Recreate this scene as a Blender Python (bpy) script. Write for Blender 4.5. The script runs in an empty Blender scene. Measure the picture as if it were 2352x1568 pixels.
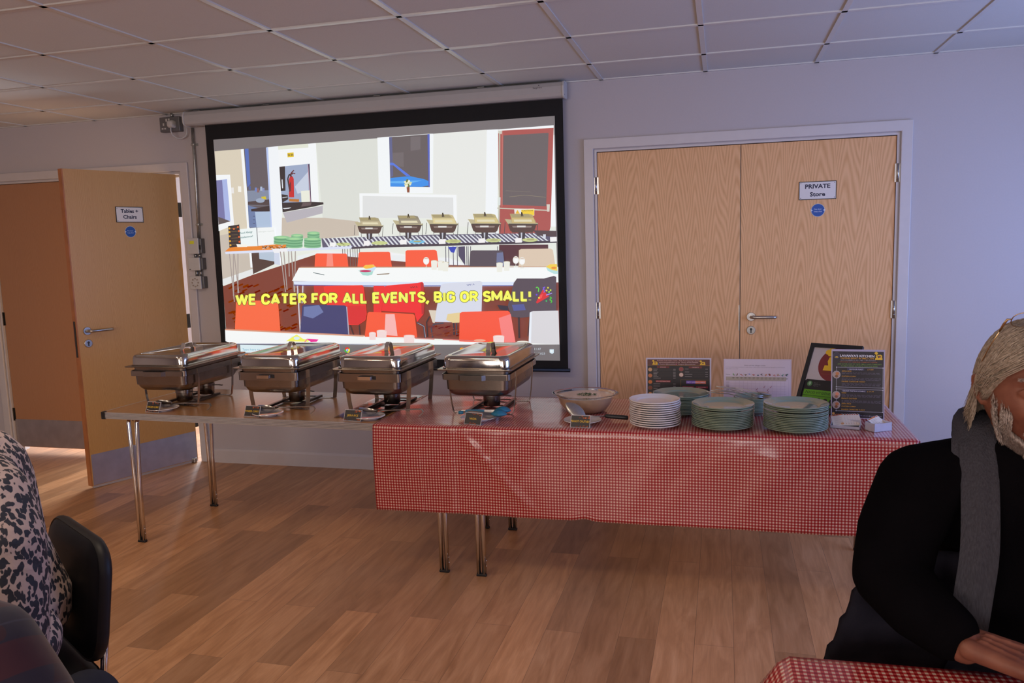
import bpy, bmesh, math, random
from mathutils import Vector, Matrix, noise as mnoise
random.seed(7)
sc = bpy.context.scene
COL = sc.collection
PI = math.pi

# ---------------------------------------------------------------- camera
CAM = Vector((0.0947, -4.8804, 1.5083))
RT = Vector((0.96725417, 0.25212549, -0.0291908))
UP = Vector((-0.00311173, 0.12678183, 0.99192575))
FW = Vector((-0.25379063, 0.95935348, -0.1234148))
FPX = 1834.58
cd = bpy.data.cameras.new('camera'); cam = bpy.data.objects.new('camera', cd); COL.objects.link(cam)
m = Matrix(((RT.x, UP.x, -FW.x, CAM.x), (RT.y, UP.y, -FW.y, CAM.y), (RT.z, UP.z, -FW.z, CAM.z), (0, 0, 0, 1)))
cam.matrix_world = m
cd.sensor_width = 36; cd.lens = FPX / 2352 * 36; cd.clip_start = .05; cd.clip_end = 60
cd.dof.use_dof = True; cd.dof.focus_distance = 3.9; cd.dof.aperture_fstop = 14
sc.camera = cam

# ---------------------------------------------------------------- world, daylight, exposure
w = bpy.data.worlds.new('world'); sc.world = w; w.use_nodes = True
bg = w.node_tree.nodes['Background']; bg.inputs[0].default_value = (.55, .68, 1, 1); bg.inputs[1].default_value = .6
sc.view_settings.view_transform = 'Standard'; sc.view_settings.look = 'None'
sc.view_settings.exposure = 0; sc.view_settings.gamma = 1; sc.view_settings.use_curve_mapping = False

def area(name, loc, direction, sx, sy, power, color, spread=180):
    l = bpy.data.lights.new(name, 'AREA'); l.shape = 'RECTANGLE'; l.size = sx; l.size_y = sy
    l.energy = power; l.color = color; l.spread = math.radians(spread)
    o = bpy.data.objects.new(name, l); COL.objects.link(o); o.location = loc
    o.rotation_euler = Vector(direction).to_track_quat('-Z', 'Y').to_euler()
    return o
# daylight through the real window openings of the right and front walls
area('daylight_right_window', (2.62, -1.75, 1.35), (-1, 0, -.12), 2.2, 1.1, 50, (.28, .45, 1.0))
area('daylight_front_window_one', (-1.7, -8.35, 1.5), (0, 1, -.22), 2.1, 1.2, 72, (1.0, .87, .78))
area('daylight_front_window_two', (1.2, -8.35, 1.5), (0, 1, -.22), 2.2, 1.2, 50, (1.0, .90, .88))
area('store_room_fill', (-4.2, 2.34, 1.4), (0, -1, 0), 1.6, 1.2, 170, (.85, .92, 1.0))  # added lamp brightening the store room behind the hinge gap; no window there

# ---------------------------------------------------------------- object helpers
def tag(o, label=None, cat=None, group=None, kind=None):
    if label: o['label'] = label
    if cat: o['category'] = cat
    if group: o['group'] = group
    if kind: o['kind'] = kind
    return o
def thing(name, label, cat, loc=(0, 0, 0), rz=0, group=None):
    o = bpy.data.objects.new(name, None); COL.objects.link(o); o.empty_display_size = .1
    o.location = loc; o.rotation_euler = (0, 0, rz)
    return tag(o, label, cat, group)
class MB:
    """collects shapes and links them as one mesh object"""
    def __init__(s): s.v = []; s.f = []; s.sm = []; s.uv = None
    def add(s, vs, fs, smooth=False):
        n = len(s.v); s.v += [tuple(v) for v in vs]
        s.f += [tuple(i + n for i in f) for f in fs]; s.sm += [smooth] * len(fs); return s
    def box(s, x0, x1, y0, y1, z0, z1, M=None, bev=0):
        if bev:
            bm = bmesh.new(); bmesh.ops.create_cube(bm, size=1)
            for v in bm.verts: v.co = Vector(((x0 + x1) / 2 + v.co.x * (x1 - x0), (y0 + y1) / 2 + v.co.y * (y1 - y0), (z0 + z1) / 2 + v.co.z * (z1 - z0)))
            bmesh.ops.bevel(bm, geom=bm.edges[:], offset=bev, segments=2, affect='EDGES', profile=.5)
            bm.verts.index_update()
            vs = [M @ v.co if M else v.co.copy() for v in bm.verts]; fs = [[v.index for v in f.verts] for f in bm.faces]
            bm.free(); return s.add(vs, fs)
        vs = [(x, y, z) for z in (z0, z1) for y in (y0, y1) for x in (x0, x1)]
        if M: vs = [M @ Vector(v) for v in vs]
        return s.add(vs, [(0, 2, 3, 1), (4, 5, 7, 6), (0, 1, 5, 4), (2, 6, 7, 3), (0, 4, 6, 2), (1, 3, 7, 5)])
    def tube(s, path, r, n=10, cap=True, flat=None):
        """round tube, or a flat strip when flat=(width, thickness, width_dir)"""
        P = [Vector(p) for p in path]; rings = []
        rs = r if isinstance(r, (list, tuple)) else [r] * len(P)
        ref = None
        for i, p in enumerate(P):
            a = P[max(i - 1, 0)]; b = P[min(i + 1, len(P) - 1)]
            t = (b - a).normalized()
            if ref is None:
                ref = Vector((0, 0, 1)) if abs(t.z) < .9 else Vector((1, 0, 0))
            u = (ref - t * ref.dot(t)).normalized(); ref = u; q = t.cross(u)
            rings.append([p + (u * math.cos(2 * PI * k / n) + q * math.sin(2 * PI * k / n)) * rs[i] for k in range(n)])
        vs = [v for ring in rings for v in ring]; fs = []
        for i in range(len(P) - 1):
            for k in range(n):
                fs.append((i * n + k, i * n + (k + 1) % n, (i + 1) * n + (k + 1) % n, (i + 1) * n + k))
        if cap: fs += [tuple(range(n))[::-1], tuple((len(P) - 1) * n + k for k in range(n))]
        return s.add(vs, fs, True)
    def strip(s, path, wdir, width, th):
        P = [Vector(p) for p in path]; wd = Vector(wdir).normalized(); vs = []; fs = []
        for i, p in enumerate(P):
            t = (P[min(i + 1, len(P) - 1)] - P[max(i - 1, 0)]).normalized(); nn = t.cross(wd).normalized()
            vs += [p + wd * width / 2 + nn * th / 2, p - wd * width / 2 + nn * th / 2, p - wd * width / 2 - nn * th / 2, p + wd * width / 2 - nn * th / 2]
        for i in range(len(P) - 1):
            for k in range(4): fs.append((i * 4 + k, i * 4 + (k + 1) % 4, i * 4 + 4 + (k + 1) % 4, i * 4 + 4 + k))
        L = (len(P) - 1) * 4; fs += [(3, 2, 1, 0), (L, L + 1, L + 2, L + 3)]
        return s.add(vs, fs)
    def lathe(s, prof, n=40, c=(0, 0, 0), sx=1, sy=1, smooth=True):
        vs = []; fs = []
        for r, z in prof:
            for k in range(n): vs.append((c[0] + r * sx * math.cos(2 * PI * k / n), c[1] + r * sy * math.sin(2 * PI * k / n), c[2] + z))
        for i in range(len(prof) - 1):
            for k in range(n): fs.append((i * n + k, i * n + (k + 1) % n, (i + 1) * n + (k + 1) % n, (i + 1) * n + k))
        if prof[0][0] > 1e-6: fs.append(tuple(range(n))[::-1])
        if prof[-1][0] > 1e-6: fs.append(tuple((len(prof) - 1) * n + k for k in range(n)))
        return s.add(vs, fs, smooth)
    def rings(s, rr, close0=True, close1=True, smooth=True):
        n = len(rr[0]); vs = [v for r in rr for v in r]; fs = []
        for i in range(len(rr) - 1):
            for k in range(n): fs.append((i * n + k, i * n + (k + 1) % n, (i + 1) * n + (k + 1) % n, (i + 1) * n + k))
        if close0: fs.append(tuple(range(n))[::-1])
        if close1: fs.append(tuple((len(rr) - 1) * n + k for k in range(n)))
        return s.add(vs, fs, smooth)
    def prism(s, pts, axis, a, b):
        """polygon pts (2D) extruded along axis 0/1/2 from a to b"""
        n = len(pts)
        def mk(p, t):
            return ((t, p[0], p[1]), (p[0], t, p[1]), (p[0], p[1], t))[axis]
        vs = [mk(p, a) for p in pts] + [mk(p, b) for p in pts]
        fs = [tuple(range(n)), tuple(range(n, 2 * n))[::-1]] + [(i, i + n, (i + 1) % n + n, (i + 1) % n) for i in range(n)]
        return s.add(vs, fs)
    def build(s, name, mat, parent=None, auto=None, bevel=0, loc=None, rz=0, fix=True):
        me = bpy.data.meshes.new(name); me.from_pydata(s.v, [], s.f)
        me.polygons.foreach_set('use_smooth', s.sm); 
        if fix:
            bm = bmesh.new(); bm.from_mesh(me); bmesh.ops.remove_doubles(bm, verts=bm.verts, dist=1e-6)
            bmesh.ops.recalc_face_normals(bm, faces=bm.faces); bm.to_mesh(me); bm.free()
        if auto is not None: me.set_sharp_from_angle(angle=math.radians(auto))
        me.materials.append(mat); o = bpy.data.objects.new(name, me); COL.objects.link(o)
        if bevel:
            b = o.modifiers.new('b', 'BEVEL'); b.width = bevel; b.segments = 2; b.limit_method = 'ANGLE'
        if loc: o.location = loc
        if rz: o.rotation_euler = (0, 0, rz)
        if parent: o.parent = parent
        return o
def struct(o): o['kind'] = 'structure'; return o
def copy_tree(o, parent=None):
    c = o.copy(); COL.objects.link(c); c.parent = parent
    for ch in [x for x in COL.objects if x.parent == o]: copy_tree(ch, c)
    return c
def rrect(w_, l_, r, z, seg=6, cx=0, cy=0):
    """rounded rectangle ring, width w_ (x), length l_ (y)"""
    out = []
    for (sx, sy, a0) in ((1, 1, 0), (-1, 1, 90), (-1, -1, 180), (1, -1, 270)):
        for k in range(seg + 1):
            a = math.radians(a0 + 90 * k / seg)
            out.append((cx + sx * (w_ / 2 - r) + r * math.cos(a), cy + sy * (l_ / 2 - r) + r * math.sin(a), z))
    return out

# ---------------------------------------------------------------- materials
def lin(c):
    return tuple(((x / 255) / 12.92 if x / 255 <= .04045 else ((x / 255 + .055) / 1.055) ** 2.4) for x in c)
class NT:
    def __init__(s, name):
        s.m = bpy.data.materials.new(name); s.m.use_nodes = True; s.t = s.m.node_tree; s.b = s.t.nodes['Principled BSDF']
    def n(s, kind, **kw):
        nd = s.t.nodes.new(kind)
        for k, v in kw.items():
            if k.startswith('i_'): nd.inputs[k[2:].replace('_', ' ')].default_value = v
            else: setattr(nd, k, v)
        return nd
    def l(s, a, b): s.t.links.new(a, b)
    def math(s, op, a, b=None, clamp=False):
        nd = s.n('ShaderNodeMath', operation=op, use_clamp=clamp)
        for i, x in enumerate((a, b)):
            if x is None: continue
            if isinstance(x, (int, float)): nd.inputs[i].default_value = x
            else: s.l(x, nd.inputs[i])
        return nd.outputs[0]
    def ramp(s, fac, stops):
        nd = s.n('ShaderNodeValToRGB'); e = nd.color_ramp.elements
        while len(e) < len(stops): e.new(.5)
        for i, (p, c) in enumerate(stops): e[i].position = p; e[i].color = (*c, 1)
        s.l(fac, nd.inputs[0]); return nd.outputs[0]
    def mix(s, fac, a, b, mode='MIX'):
        nd = s.n('ShaderNodeMix', data_type='RGBA', blend_type=mode)
        for i, x in ((0, fac), (6, a), (7, b)):
            if isinstance(x, (int, float)): nd.inputs[i].default_value = x
            elif isinstance(x, tuple): nd.inputs[i].default_value = (*x, 1)
            else: s.l(x, nd.inputs[i])
        return nd.outputs[2]
    def coord(s, which='Object', scale=(1, 1, 1)):
        tc = s.n('ShaderNodeTexCoord'); mp = s.n('ShaderNodeMapping'); mp.inputs['Scale'].default_value = scale
        s.l(tc.outputs[which], mp.inputs[0]); return mp.outputs[0]
    def noise(s, vec, scale=5, detail=3, dist=0, rough=.5):
        nd = s.n('ShaderNodeTexNoise'); nd.inputs['Scale'].default_value = scale; nd.inputs['Detail'].default_value = detail
        nd.inputs['Distortion'].default_value = dist; nd.inputs['Roughness'].default_value = rough
        if vec is not None: s.l(vec, nd.inputs['Vector'])
        return nd.outputs['Fac']
    def bump(s, h, strength=.2, dist=.01):
        nd = s.n('ShaderNodeBump'); nd.inputs['Strength'].default_value = strength; nd.inputs['Distance'].default_value = dist
        s.l(h, nd.inputs['Height']); s.l(nd.outputs[0], s.b.inputs['Normal'])
    def set(s, col=None, rough=None, metal=None, **kw):
        if col is not None:
            if isinstance(col, tuple): s.b.inputs['Base Color'].default_value = (*col, 1)
            else: s.l(col, s.b.inputs['Base Color'])
        if rough is not None:
            if isinstance(rough, (int, float)): s.b.inputs['Roughness'].default_value = rough
            else: s.l(rough, s.b.inputs['Roughness'])
        if metal is not None: s.b.inputs['Metallic'].default_value = metal
        for k, v in kw.items(): s.b.inputs[k.replace('_', ' ')].default_value = v
        return s.m
def simple(name, col, rough=.5, metal=0, var=.06, scale=30, bump=0, **kw):
    t = NT(name); c = t.coord(); nz = t.noise(c, scale, 3)
    a = tuple(x * (1 - var) for x in col); b = tuple(min(1, x * (1 + var)) for x in col)
    t.set(t.ramp(nz, [(.3, a), (.7, b)]), rough, metal, **kw)
    if bump: t.bump(nz, bump, .002)
    return t.m
M = {}
M['wall'] = simple('wall_paint', (.52, .485, .505), .75, var=.015, scale=120, bump=.05)
M['trimw'] = simple('trim_gloss_paint', (.60, .565, .575), .35, var=.015, scale=20)
M['tile'] = simple('ceiling_tile', (.64, .65, .64), .9, var=.035, scale=260, bump=.15)
M['tbar'] = simple('ceiling_grid_metal', (.68, .69, .68), .32, metal=.25, var=.02)
M['whitepl'] = simple('white_plastic', (.56, .55, .53), .35, var=.02)
M['greybox'] = simple('grey_metal_box', (.16, .16, .165), .45, metal=.3)
M['galv'] = simple('galvanised_conduit', (.45, .46, .45), .35, metal=.8, var=.15, scale=60)
M['black'] = simple('black_plastic', (.012, .012, .014), .45, var=.2)
M['blackcloth'] = simple('black_screen_border', (.008, .008, .009), .85, var=.1)
M['case'] = simple('screen_case_enamel', (.47, .455, .445), .22, var=.01)
M['chrome'] = simple('chrome', (.75, .74, .73), .12, metal=1, var=.03)
M['satin'] = simple('satin_steel', (.48, .47, .46), .28, metal=1, var=.06, scale=80)
M['yellow'] = simple('yellow_sticker', lin((225, 225, 60)), .5)
M['darkiron'] = simple('dark_steel', (.06, .055, .05), .35, metal=.7)
def steel(name, col, r0, r1, sc_=(4, 90, 4)):
    t = NT(name); c = t.coord('Object', sc_); nz = t.noise(c, 8, 4); n2 = t.noise(t.coord(), 14, 3)
    rr = t.n('ShaderNodeMapRange'); t.l(nz, rr.inputs[0]); rr.inputs[3].default_value = r0; rr.inputs[4].default_value = r1
    t.set(t.ramp(n2, [(.3, tuple(x * .86 for x in col)), (.7, col)]), rr.outputs[0], 1)
    t.bump(nz, .025, .001); return t.m
M['steel'] = steel('brushed_stainless', (.40, .355, .32), .16, .30, (60, 4, 60))
M['steelpan'] = steel('water_pan_stainless', (.30, .26, .23), .22, .38, (4, 4, 60))
M['lid'] = steel('polished_lid_stainless', (.60, .56, .52), .07, .13, (30, 30, 4))
M['kick'] = steel('kick_plate_steel', (.62, .63, .66), .34, .5, (70, 70, 3))

def veneer(name, c_light, c_dark, pitch=.2, freq=55, contrast=1.0, rough=.38):
    t = NT(name); tc = t.n('ShaderNodeTexCoord'); sp = t.n('ShaderNodeSeparateXYZ'); t.l(tc.outputs['Object'], sp.inputs[0])
    x, z = t.math('ABSOLUTE', sp.outputs[0]), sp.outputs[2]
    low = t.noise(t.coord('Object', (5, 5, .75)), 1.5, 1, .2)
    hi = t.noise(t.coord('Object', (24, 24, 4)), 1.6, 2)
    xx = t.math('ADD', x, t.math('MULTIPLY', t.math('SUBTRACT', low, .5), .10))
    u = t.math('SUBTRACT', t.math('PINGPONG', xx, pitch / 2), pitch * .27)
    uu = t.math('SQRT', t.math('ADD', t.math('MULTIPLY', u, u), .00006))
    f = t.math('ADD', t.math('ADD', uu, t.math('MULTIPLY', t.math('POWER', uu, 3.0), 45.0)), t.math('MULTIPLY', z, .15))
    f = t.math('ADD', f, t.math('MULTIPLY', t.math('SUBTRACT', hi, .5), .007))
    f = t.math('ADD', f, t.math('MULTIPLY', t.math('SUBTRACT', low, .5), .05))
    s1 = t.math('SINE', t.math('MULTIPLY', f, freq * 2 * PI / 1.0 * 1.6))
    fine = t.noise(t.coord('Object', (420, 420, 5)), 1, 2)
    mix = t.math('ADD', t.math('MULTIPLY', s1, .22 * contrast), t.math('ADD', t.math('MULTIPLY', fine, .55), .22))
    mid = tuple((a + b) / 2 for a, b in zip(c_light, c_dark))
    t.set(t.ramp(mix, [(.2, c_light), (.62, mid), (.85, c_dark)]), rough)
    t.bump(fine, .04, .001); return t.m
M['ash'] = veneer('ash_veneer', (.83, .475, .235), (.60, .29, .105), .235, 34, .95, .42)
M['oak'] = veneer('oak_veneer', (.60, .345, .125), (.46, .23, .065), .23, 70, .45, .34)
M['beech'] = veneer('beech_veneer', (.46, .235, .12), (.35, .155, .07), .34, 56, .35, .34)
M['lip'] = simple('hardwood_lipping', (.42, .15, .045), .4, var=.15, scale=12)

def floor_mat():
    t = NT('vinyl_plank_floor'); tc = t.n('ShaderNodeTexCoord'); mp = t.n('ShaderNodeMapping')
    mp.inputs['Rotation'].default_value = (0, 0, PI / 2); t.l(tc.outputs['Object'], mp.inputs[0])
    br = t.n('ShaderNodeTexBrick'); t.l(mp.outputs[0], br.inputs[0])
    br.inputs['Color1'].default_value = (1, 1, 1, 1); br.inputs['Color2'].default_value = (0, 0, 0, 1); br.inputs['Mortar'].default_value = (.5, .5, .5, 1)
    br.inputs['Scale'].default_value = 1; br.inputs['Mortar Size'].default_value = .0009; br.inputs['Brick Width'].default_value = 1.22; br.inputs['Row Height'].default_value = .142
    br.offset = .37; br.offset_frequency = 2; br.inputs['Bias'].default_value = 0
    g = t.noise(t.coord('Object', (16, 1.3, 1)), 3.2, 6, .6, .6)
    g2 = t.noise(t.coord('Object', (90, 3, 1)), 2, 3)
    # each plank shifts the grain
    cmb = t.n('ShaderNodeCombineXYZ'); sh = t.math('MULTIPLY', br.outputs['Color'], 7.0); t.l(sh, cmb.inputs[2])
    va = t.n('ShaderNodeVectorMath', operation='ADD'); t.l(t.coord('Object', (7, 1.1, 1)), va.inputs[0]); t.l(cmb.outputs[0], va.inputs[1])
    kn = t.noise(va.outputs[0], 2.0, 5, 1.4, .55)
    a = t.ramp(kn, [(.28, (.33, .15, .062)), (.5, (.50, .25, .115)), (.72, (.62, .34, .175))])
    a = t.mix(.30, a, t.ramp(g, [(.3, (.32, .15, .06)), (.7, (.62, .33, .17))]))
    tone = t.ramp(br.outputs['Color'], [(0, (.70, .68, .66)), (.5, (1, 1, 1)), (1, (1.22, 1.2, 1.16))])
    a = t.mix(1, a, tone, 'MULTIPLY')
    a = t.mix(t.math('MULTIPLY', t.math('SUBTRACT', g2, .35, True), .35), a, (.20, .10, .045))
    a = t.mix(t.math('MULTIPLY', br.outputs['Fac'], .55), a, (.07, .04, .025))
    rr = t.n('ShaderNodeMapRange'); t.l(g, rr.inputs[0]); rr.inputs[3].default_value = .30; rr.inputs[4].default_value = .42
    t.set(a, rr.outputs[0], Specular_IOR_Level=.5); t.bump(g2, .05, .001); return t.m
M['floor'] = floor_mat()

def gingham(name):
    t = NT(name); uv = t.n('ShaderNodeUVMap'); sp = t.n('ShaderNodeSeparateXYZ'); t.l(uv.outputs[0], sp.inputs[0])
    p = .0126
    def band(o):
        fr = t.math('FRACT', t.math('DIVIDE', o, p)); return t.math('LESS_THAN', fr, .53)
    a, b = band(sp.outputs[0]), band(sp.outputs[1]); s_ = t.math('MULTIPLY', t.math('ADD', a, b), .5)
    c = t.ramp(s_, [(0, (.66, .50, .41)), (.5, (.46, .065, .06)), (1, (.26, .004, .008))])
    nz = t.noise(t.coord('Object', (5, 5, 5)), 2.5, 4, .8)
    t.set(c, .35, Specular_IOR_Level=.3, Coat_Weight=.6, Coat_Roughness=.13); t.bump(nz, .12, .03); return t.m
M['gingham'] = gingham('gingham_oilcloth')

def laminate():
    t = NT('brown_table_laminate'); n1 = t.noise(t.coord('Object', (3, 3, 3)), 3, 3); n2 = t.noise(t.coord('Object', (90, 4, 4)), 3, 3)
    t.set(t.ramp(n2, [(.3, (.42, .19, .06)), (.7, (.54, .26, .09))]), .3, Specular_IOR_Level=.5, Coat_Weight=.5, Coat_Roughness=.2)
    t.bump(n1, .04, .01); return t.m
M['laminate'] = laminate()
M['alu'] = simple('fluted_aluminium_edge', (.50, .47, .47), .38, metal=.35, var=.04)
def film_mat():
    t = NT('cling_film'); n1 = t.noise(t.coord('Object', (9, 9, 9)), 3, 4, 1)
    fr = t.n('ShaderNodeFresnel'); fr.inputs[0].default_value = 1.5; tr = t.n('ShaderNodeBsdfTransparent'); gl_ = t.n('ShaderNodeBsdfGlossy'); gl_.inputs['Roughness'].default_value = .04
    bp = t.n('ShaderNodeBump'); bp.inputs['Strength'].default_value = .03; bp.inputs['Distance'].default_value = .01; t.l(n1, bp.inputs['Height']); t.l(bp.outputs[0], gl_.inputs['Normal'])
    mx = t.n('ShaderNodeMixShader'); t.l(fr.outputs[0], mx.inputs[0]); t.l(tr.outputs[0], mx.inputs[1]); t.l(gl_.outputs[0], mx.inputs[2]); t.l(mx.outputs[0], t.t.nodes['Material Output'].inputs[0]); return t.m

# ---------------------------------------------------------------- flat printed or projected pictures
_tc = {}
def text_geo(s, bold=0.0):
    key = (s, bold)
    if key in _tc: return _tc[key]
    cu = bpy.data.curves.new('t', 'FONT'); cu.body = s; cu.size = 1; cu.offset = bold; cu.resolution_u = 2; cu.fill_mode = 'FRONT'
    o = bpy.data.objects.new('t', cu); COL.objects.link(o); bpy.context.view_layer.update()
    me = bpy.data.meshes.new_from_object(o.evaluated_get(bpy.context.evaluated_depsgraph_get()))
    vs = [(v.co.x, v.co.y) for v in me.vertices]; fs = [tuple(p.vertices) for p in me.polygons]
    COL.objects.unlink(o); bpy.data.objects.remove(o); bpy.data.curves.remove(cu); bpy.data.meshes.remove(me)
    _tc[key] = (vs, fs); return _tc[key]
class Pic:
    """flat artwork in 2D; polygons stack in painting order, a hair apart"""
    def __init__(s, fn=lambda p: p): s.P = []; s.L = 0; s.fn = fn; s.hold = False
    def poly(s, pts, col):
        s.L += 0 if s.hold else 1; q = [s.fn(p) for p in pts]; s.P.append((q, [tuple(range(len(q)))], col, s.L))
    def rect(s, x0, y0, x1, y1, col): s.poly([(x0, y0), (x1, y0), (x1, y1), (x0, y1)], col)
    def ell(s, cx, cy, rx, ry, col, n=24):
        s.poly([(cx + rx * math.cos(2 * PI * k / n), cy + ry * math.sin(2 * PI * k / n)) for k in range(n)], col)
    def line(s, pts, wd, col):
        h0 = s.hold
        for a, b in zip(pts[:-1], pts[1:]):
            dx, dy = b[0] - a[0], b[1] - a[1]; L = math.hypot(dx, dy) or 1; nx, ny = -dy / L * wd / 2, dx / L * wd / 2
            s.poly([(a[0] + nx, a[1] + ny), (b[0] + nx, b[1] + ny), (b[0] - nx, b[1] - ny), (a[0] - nx, a[1] - ny)], col); s.hold = True
        s.hold = h0
    def text(s, t, x0, y0, x1, y1, h, col, bold=0.0, up=-1):
        """baseline from (x0,y0) to (x1,y1) in source coordinates, cap height h; up=-1 when y grows downward"""
        vs, fs = text_geo(t, bold)
        xa = min(v[0] for v in vs); xb = max(v[0] for v in vs); cap = .72
        s.L += 1; q = []
        dx, dy = (x1 - x0), (y1 - y0); L = math.hypot(dx, dy); ux, uy = dx / L, dy / L
        nx, ny = (uy, -ux) if up < 0 else (-uy, ux)
        for (vx, vy) in vs:
            a = (vx - xa) / (xb - xa) * L; b = vy / cap * h
            q.append(s.fn((x0 + ux * a + nx * b, y0 + uy * a + ny * b)))
        s.P.append((q, fs, col, s.L))
    def strokes(s, t, x0, y0, x1, y1, h, wd, col):
        """block capitals drawn with round-jointed strokes"""
        arc = lambda cx, cy, rx, ry, a0, a1, n=8: [(cx + rx * math.cos(math.radians(a0 + (a1 - a0) * k / n)), cy + ry * math.sin(math.radians(a0 + (a1 - a0) * k / n))) for k in range(n + 1)]
        G = {'W': (.92, [[(0, 1), (.24, 0), (.46, .95), (.68, 0), (.92, 1)]]), 'E': (.48, [[(.48, 1), (0, 1), (0, 0), (.48, 0)], [(0, .52), (.42, .52)]]), 'C': (.56, [arc(.28, .68, .28, .32, 0, 180) + arc(.28, .32, .28, .32, 180, 360)]),
             'A': (.62, [[(0, 0), (.31, 1), (.62, 0)], [(.12, .28), (.50, .28)]]), 'T': (.56, [[(0, 1), (.56, 1)], [(.28, 1), (.28, 0)]]), 'R': (.54, [[(0, 0), (0, 1), (.30, 1)] + arc(.28, .74, .24, .26, 90, -90) + [(0, .48)], [(.28, .48), (.54, 0)]]),
             'F': (.46, [[(.46, 1), (0, 1), (0, 0)], [(0, .5), (.40, .5)]]), 'O': (.58, [arc(.29, .66, .29, .34, 0, 180) + arc(.29, .34, .29, .34, 180, 360) + [(.58, .66)]]), 'L': (.44, [[(0, 1), (0, 0), (.44, 0)]]),
             'V': (.60, [[(0, 1), (.30, 0), (.60, 1)]]), 'N': (.56, [[(0, 0), (0, 1), (.56, 0), (.56, 1)]]), 'S': (.50, [arc(.25, .75, .25, .25, 20, 180, 6) + [(.06, .60), (.44, .42)] + arc(.25, .25, .25, .25, 0, -160, 6)]),
             ',': (.06, [[(.05, .06), (.05, -.02), (-.08, -.26)]]), 'B': (.52, [[(0, 0), (0, 1), (.28, 1)] + arc(.27, .76, .21, .24, 90, -90) + [(0, .52)], [(.27, .52)] + arc(.28, .26, .24, .26, 90, -90) + [(0, 0)]]), 'I': (.08, [[(.04, 0), (.04, 1)]]),
             'G': (.56, [arc(.28, .68, .28, .32, 10, 180) + arc(.28, .32, .28, .32, 180, 360) + [(.56, .46), (.32, .46)]]), 'M': (.74, [[(0, 0), (0, 1), (.37, .25), (.74, 1), (.74, 0)]]), '!': (.0, [[(0, 1), (0, .36)], [(0, .04), (0, 0)]])}
        sp = .27; W_ = 0; pos = []
        for ch in t:
            if ch == ' ': W_ += .40; continue
            pos.append((ch, W_)); W_ += G[ch][0] * 1.06 + sp
        W_ -= sp; kx = math.hypot(x1 - x0, y1 - y0) / W_; ux, uy = (x1 - x0) / (kx * W_), (y1 - y0) / (kx * W_); nx, ny = uy, -ux; i0 = .11 * h
        s.L += 1; s.hold = True
        for ch, o in pos:
            for pl in G[ch][1]:
                q = [(x0 + ux * (o + a * 1.06) * kx + nx * (i0 + b_ * (h - 2 * i0)), y0 + uy * (o + a * 1.06) * kx + ny * (i0 + b_ * (h - 2 * i0))) for a, b_ in pl]
                s.line(q, wd, col)
                for c in q[1:-1]: s.ell(*c, wd / 2, wd / 2, col, 10)
        s.hold = False
    def build(s, name, mat, place, parent=None, step=.00004):
        """place((u, v), offset) -> 3D"""
        V = []; F = []; C_ = []
        for q, fs, col, L in s.P:
            n = len(V); V += [place(p, L * step) for p in q]
            for f in fs: F.append(tuple(i + n for i in f)); C_.append(lin(col))
        me = bpy.data.meshes.new(name); me.from_pydata(V, [], F)
        at = me.color_attributes.new('ink', 'FLOAT_COLOR', 'CORNER'); vals = []
        for p, c in zip(me.polygons, C_): vals += list((*c, 1)) * p.loop_total
        at.data.foreach_set('color', vals); me.materials.append(mat)
        o = bpy.data.objects.new(name, me); COL.objects.link(o)
        if parent: o.parent = parent
        return o
def ink_mat(name, rough=.5, coat=0, coat_r=.08):
    t = NT(name); a = t.n('ShaderNodeVertexColor', layer_name='ink'); t.set(a.outputs[0], rough, Coat_Weight=coat, Coat_Roughness=coat_r); return t.m
M['ink'] = ink_mat('printed_ink'); M['inkgloss'] = ink_mat('laminated_print', .5, .12, .15)
def proj_mat():
    """white screen fabric; the projected picture adds light on top of it"""
    t = NT('projected_light'); a = t.n('ShaderNodeVertexColor', layer_name='ink')
    t.set((.15, .14, .145), .9)
    sub = t.mix(1, a.outputs[0], (.06, .052, .055), 'SUBTRACT')
    sub.node.clamp_result = True; t.l(sub, t.b.inputs['Emission Color']); t.b.inputs['Emission Strength'].default_value = .94; return t.m
M['proj'] = proj_mat()
M['fabric'] = simple('screen_fabric_white', (.15, .14, .145), .9, var=.005)
# ================================================================ the room
H = 2.451; XL, XR, YF = -6.4, 2.7, -8.5
TK = .12
b = MB(); b.box(XL, XR, YF, 2.5, -.1, 0); struct(b.build('floor', M['floor']))
b = MB(); b.box(XL, XR, YF, TK, H, H + .05); struct(b.build('ceiling', M['tile']))
b = MB()
for k in range(-10, 5): b.box(.6 * k - .012, .6 * k + .012, YF, 0, H - .006, H)
for j in range(0, 14):
    y = -.459 - .6 * j; b.box(XL, XR, y - .012, y + .012, H - .006, H)
b.box(XL, XR, -.02, 0, H - .006, H)
struct(b.build('trim_1', M['tbar']))
DL0, DL1, DLZ = -5.215, -3.535, 2.055       # left double doorway
DR0, DR1, DRZ = -.648, 1.036, 2.042         # store doorway
b = MB()
for (x0, x1, z0, z1) in ((XL, DL0, 0, H), (DL0, DL1, DLZ, H), (DL1, DR0, 0, H), (DR0, DR1, DRZ, H), (DR1, XR, 0, H)):
    b.box(x0, x1, 0, TK, z0, z1)
struct(b.build('wall_back', M['wall']))
b = MB(); b.box(XL - .1, XL, YF, 2.5, 0, H); struct(b.build('wall_left', M['wall']))
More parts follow.
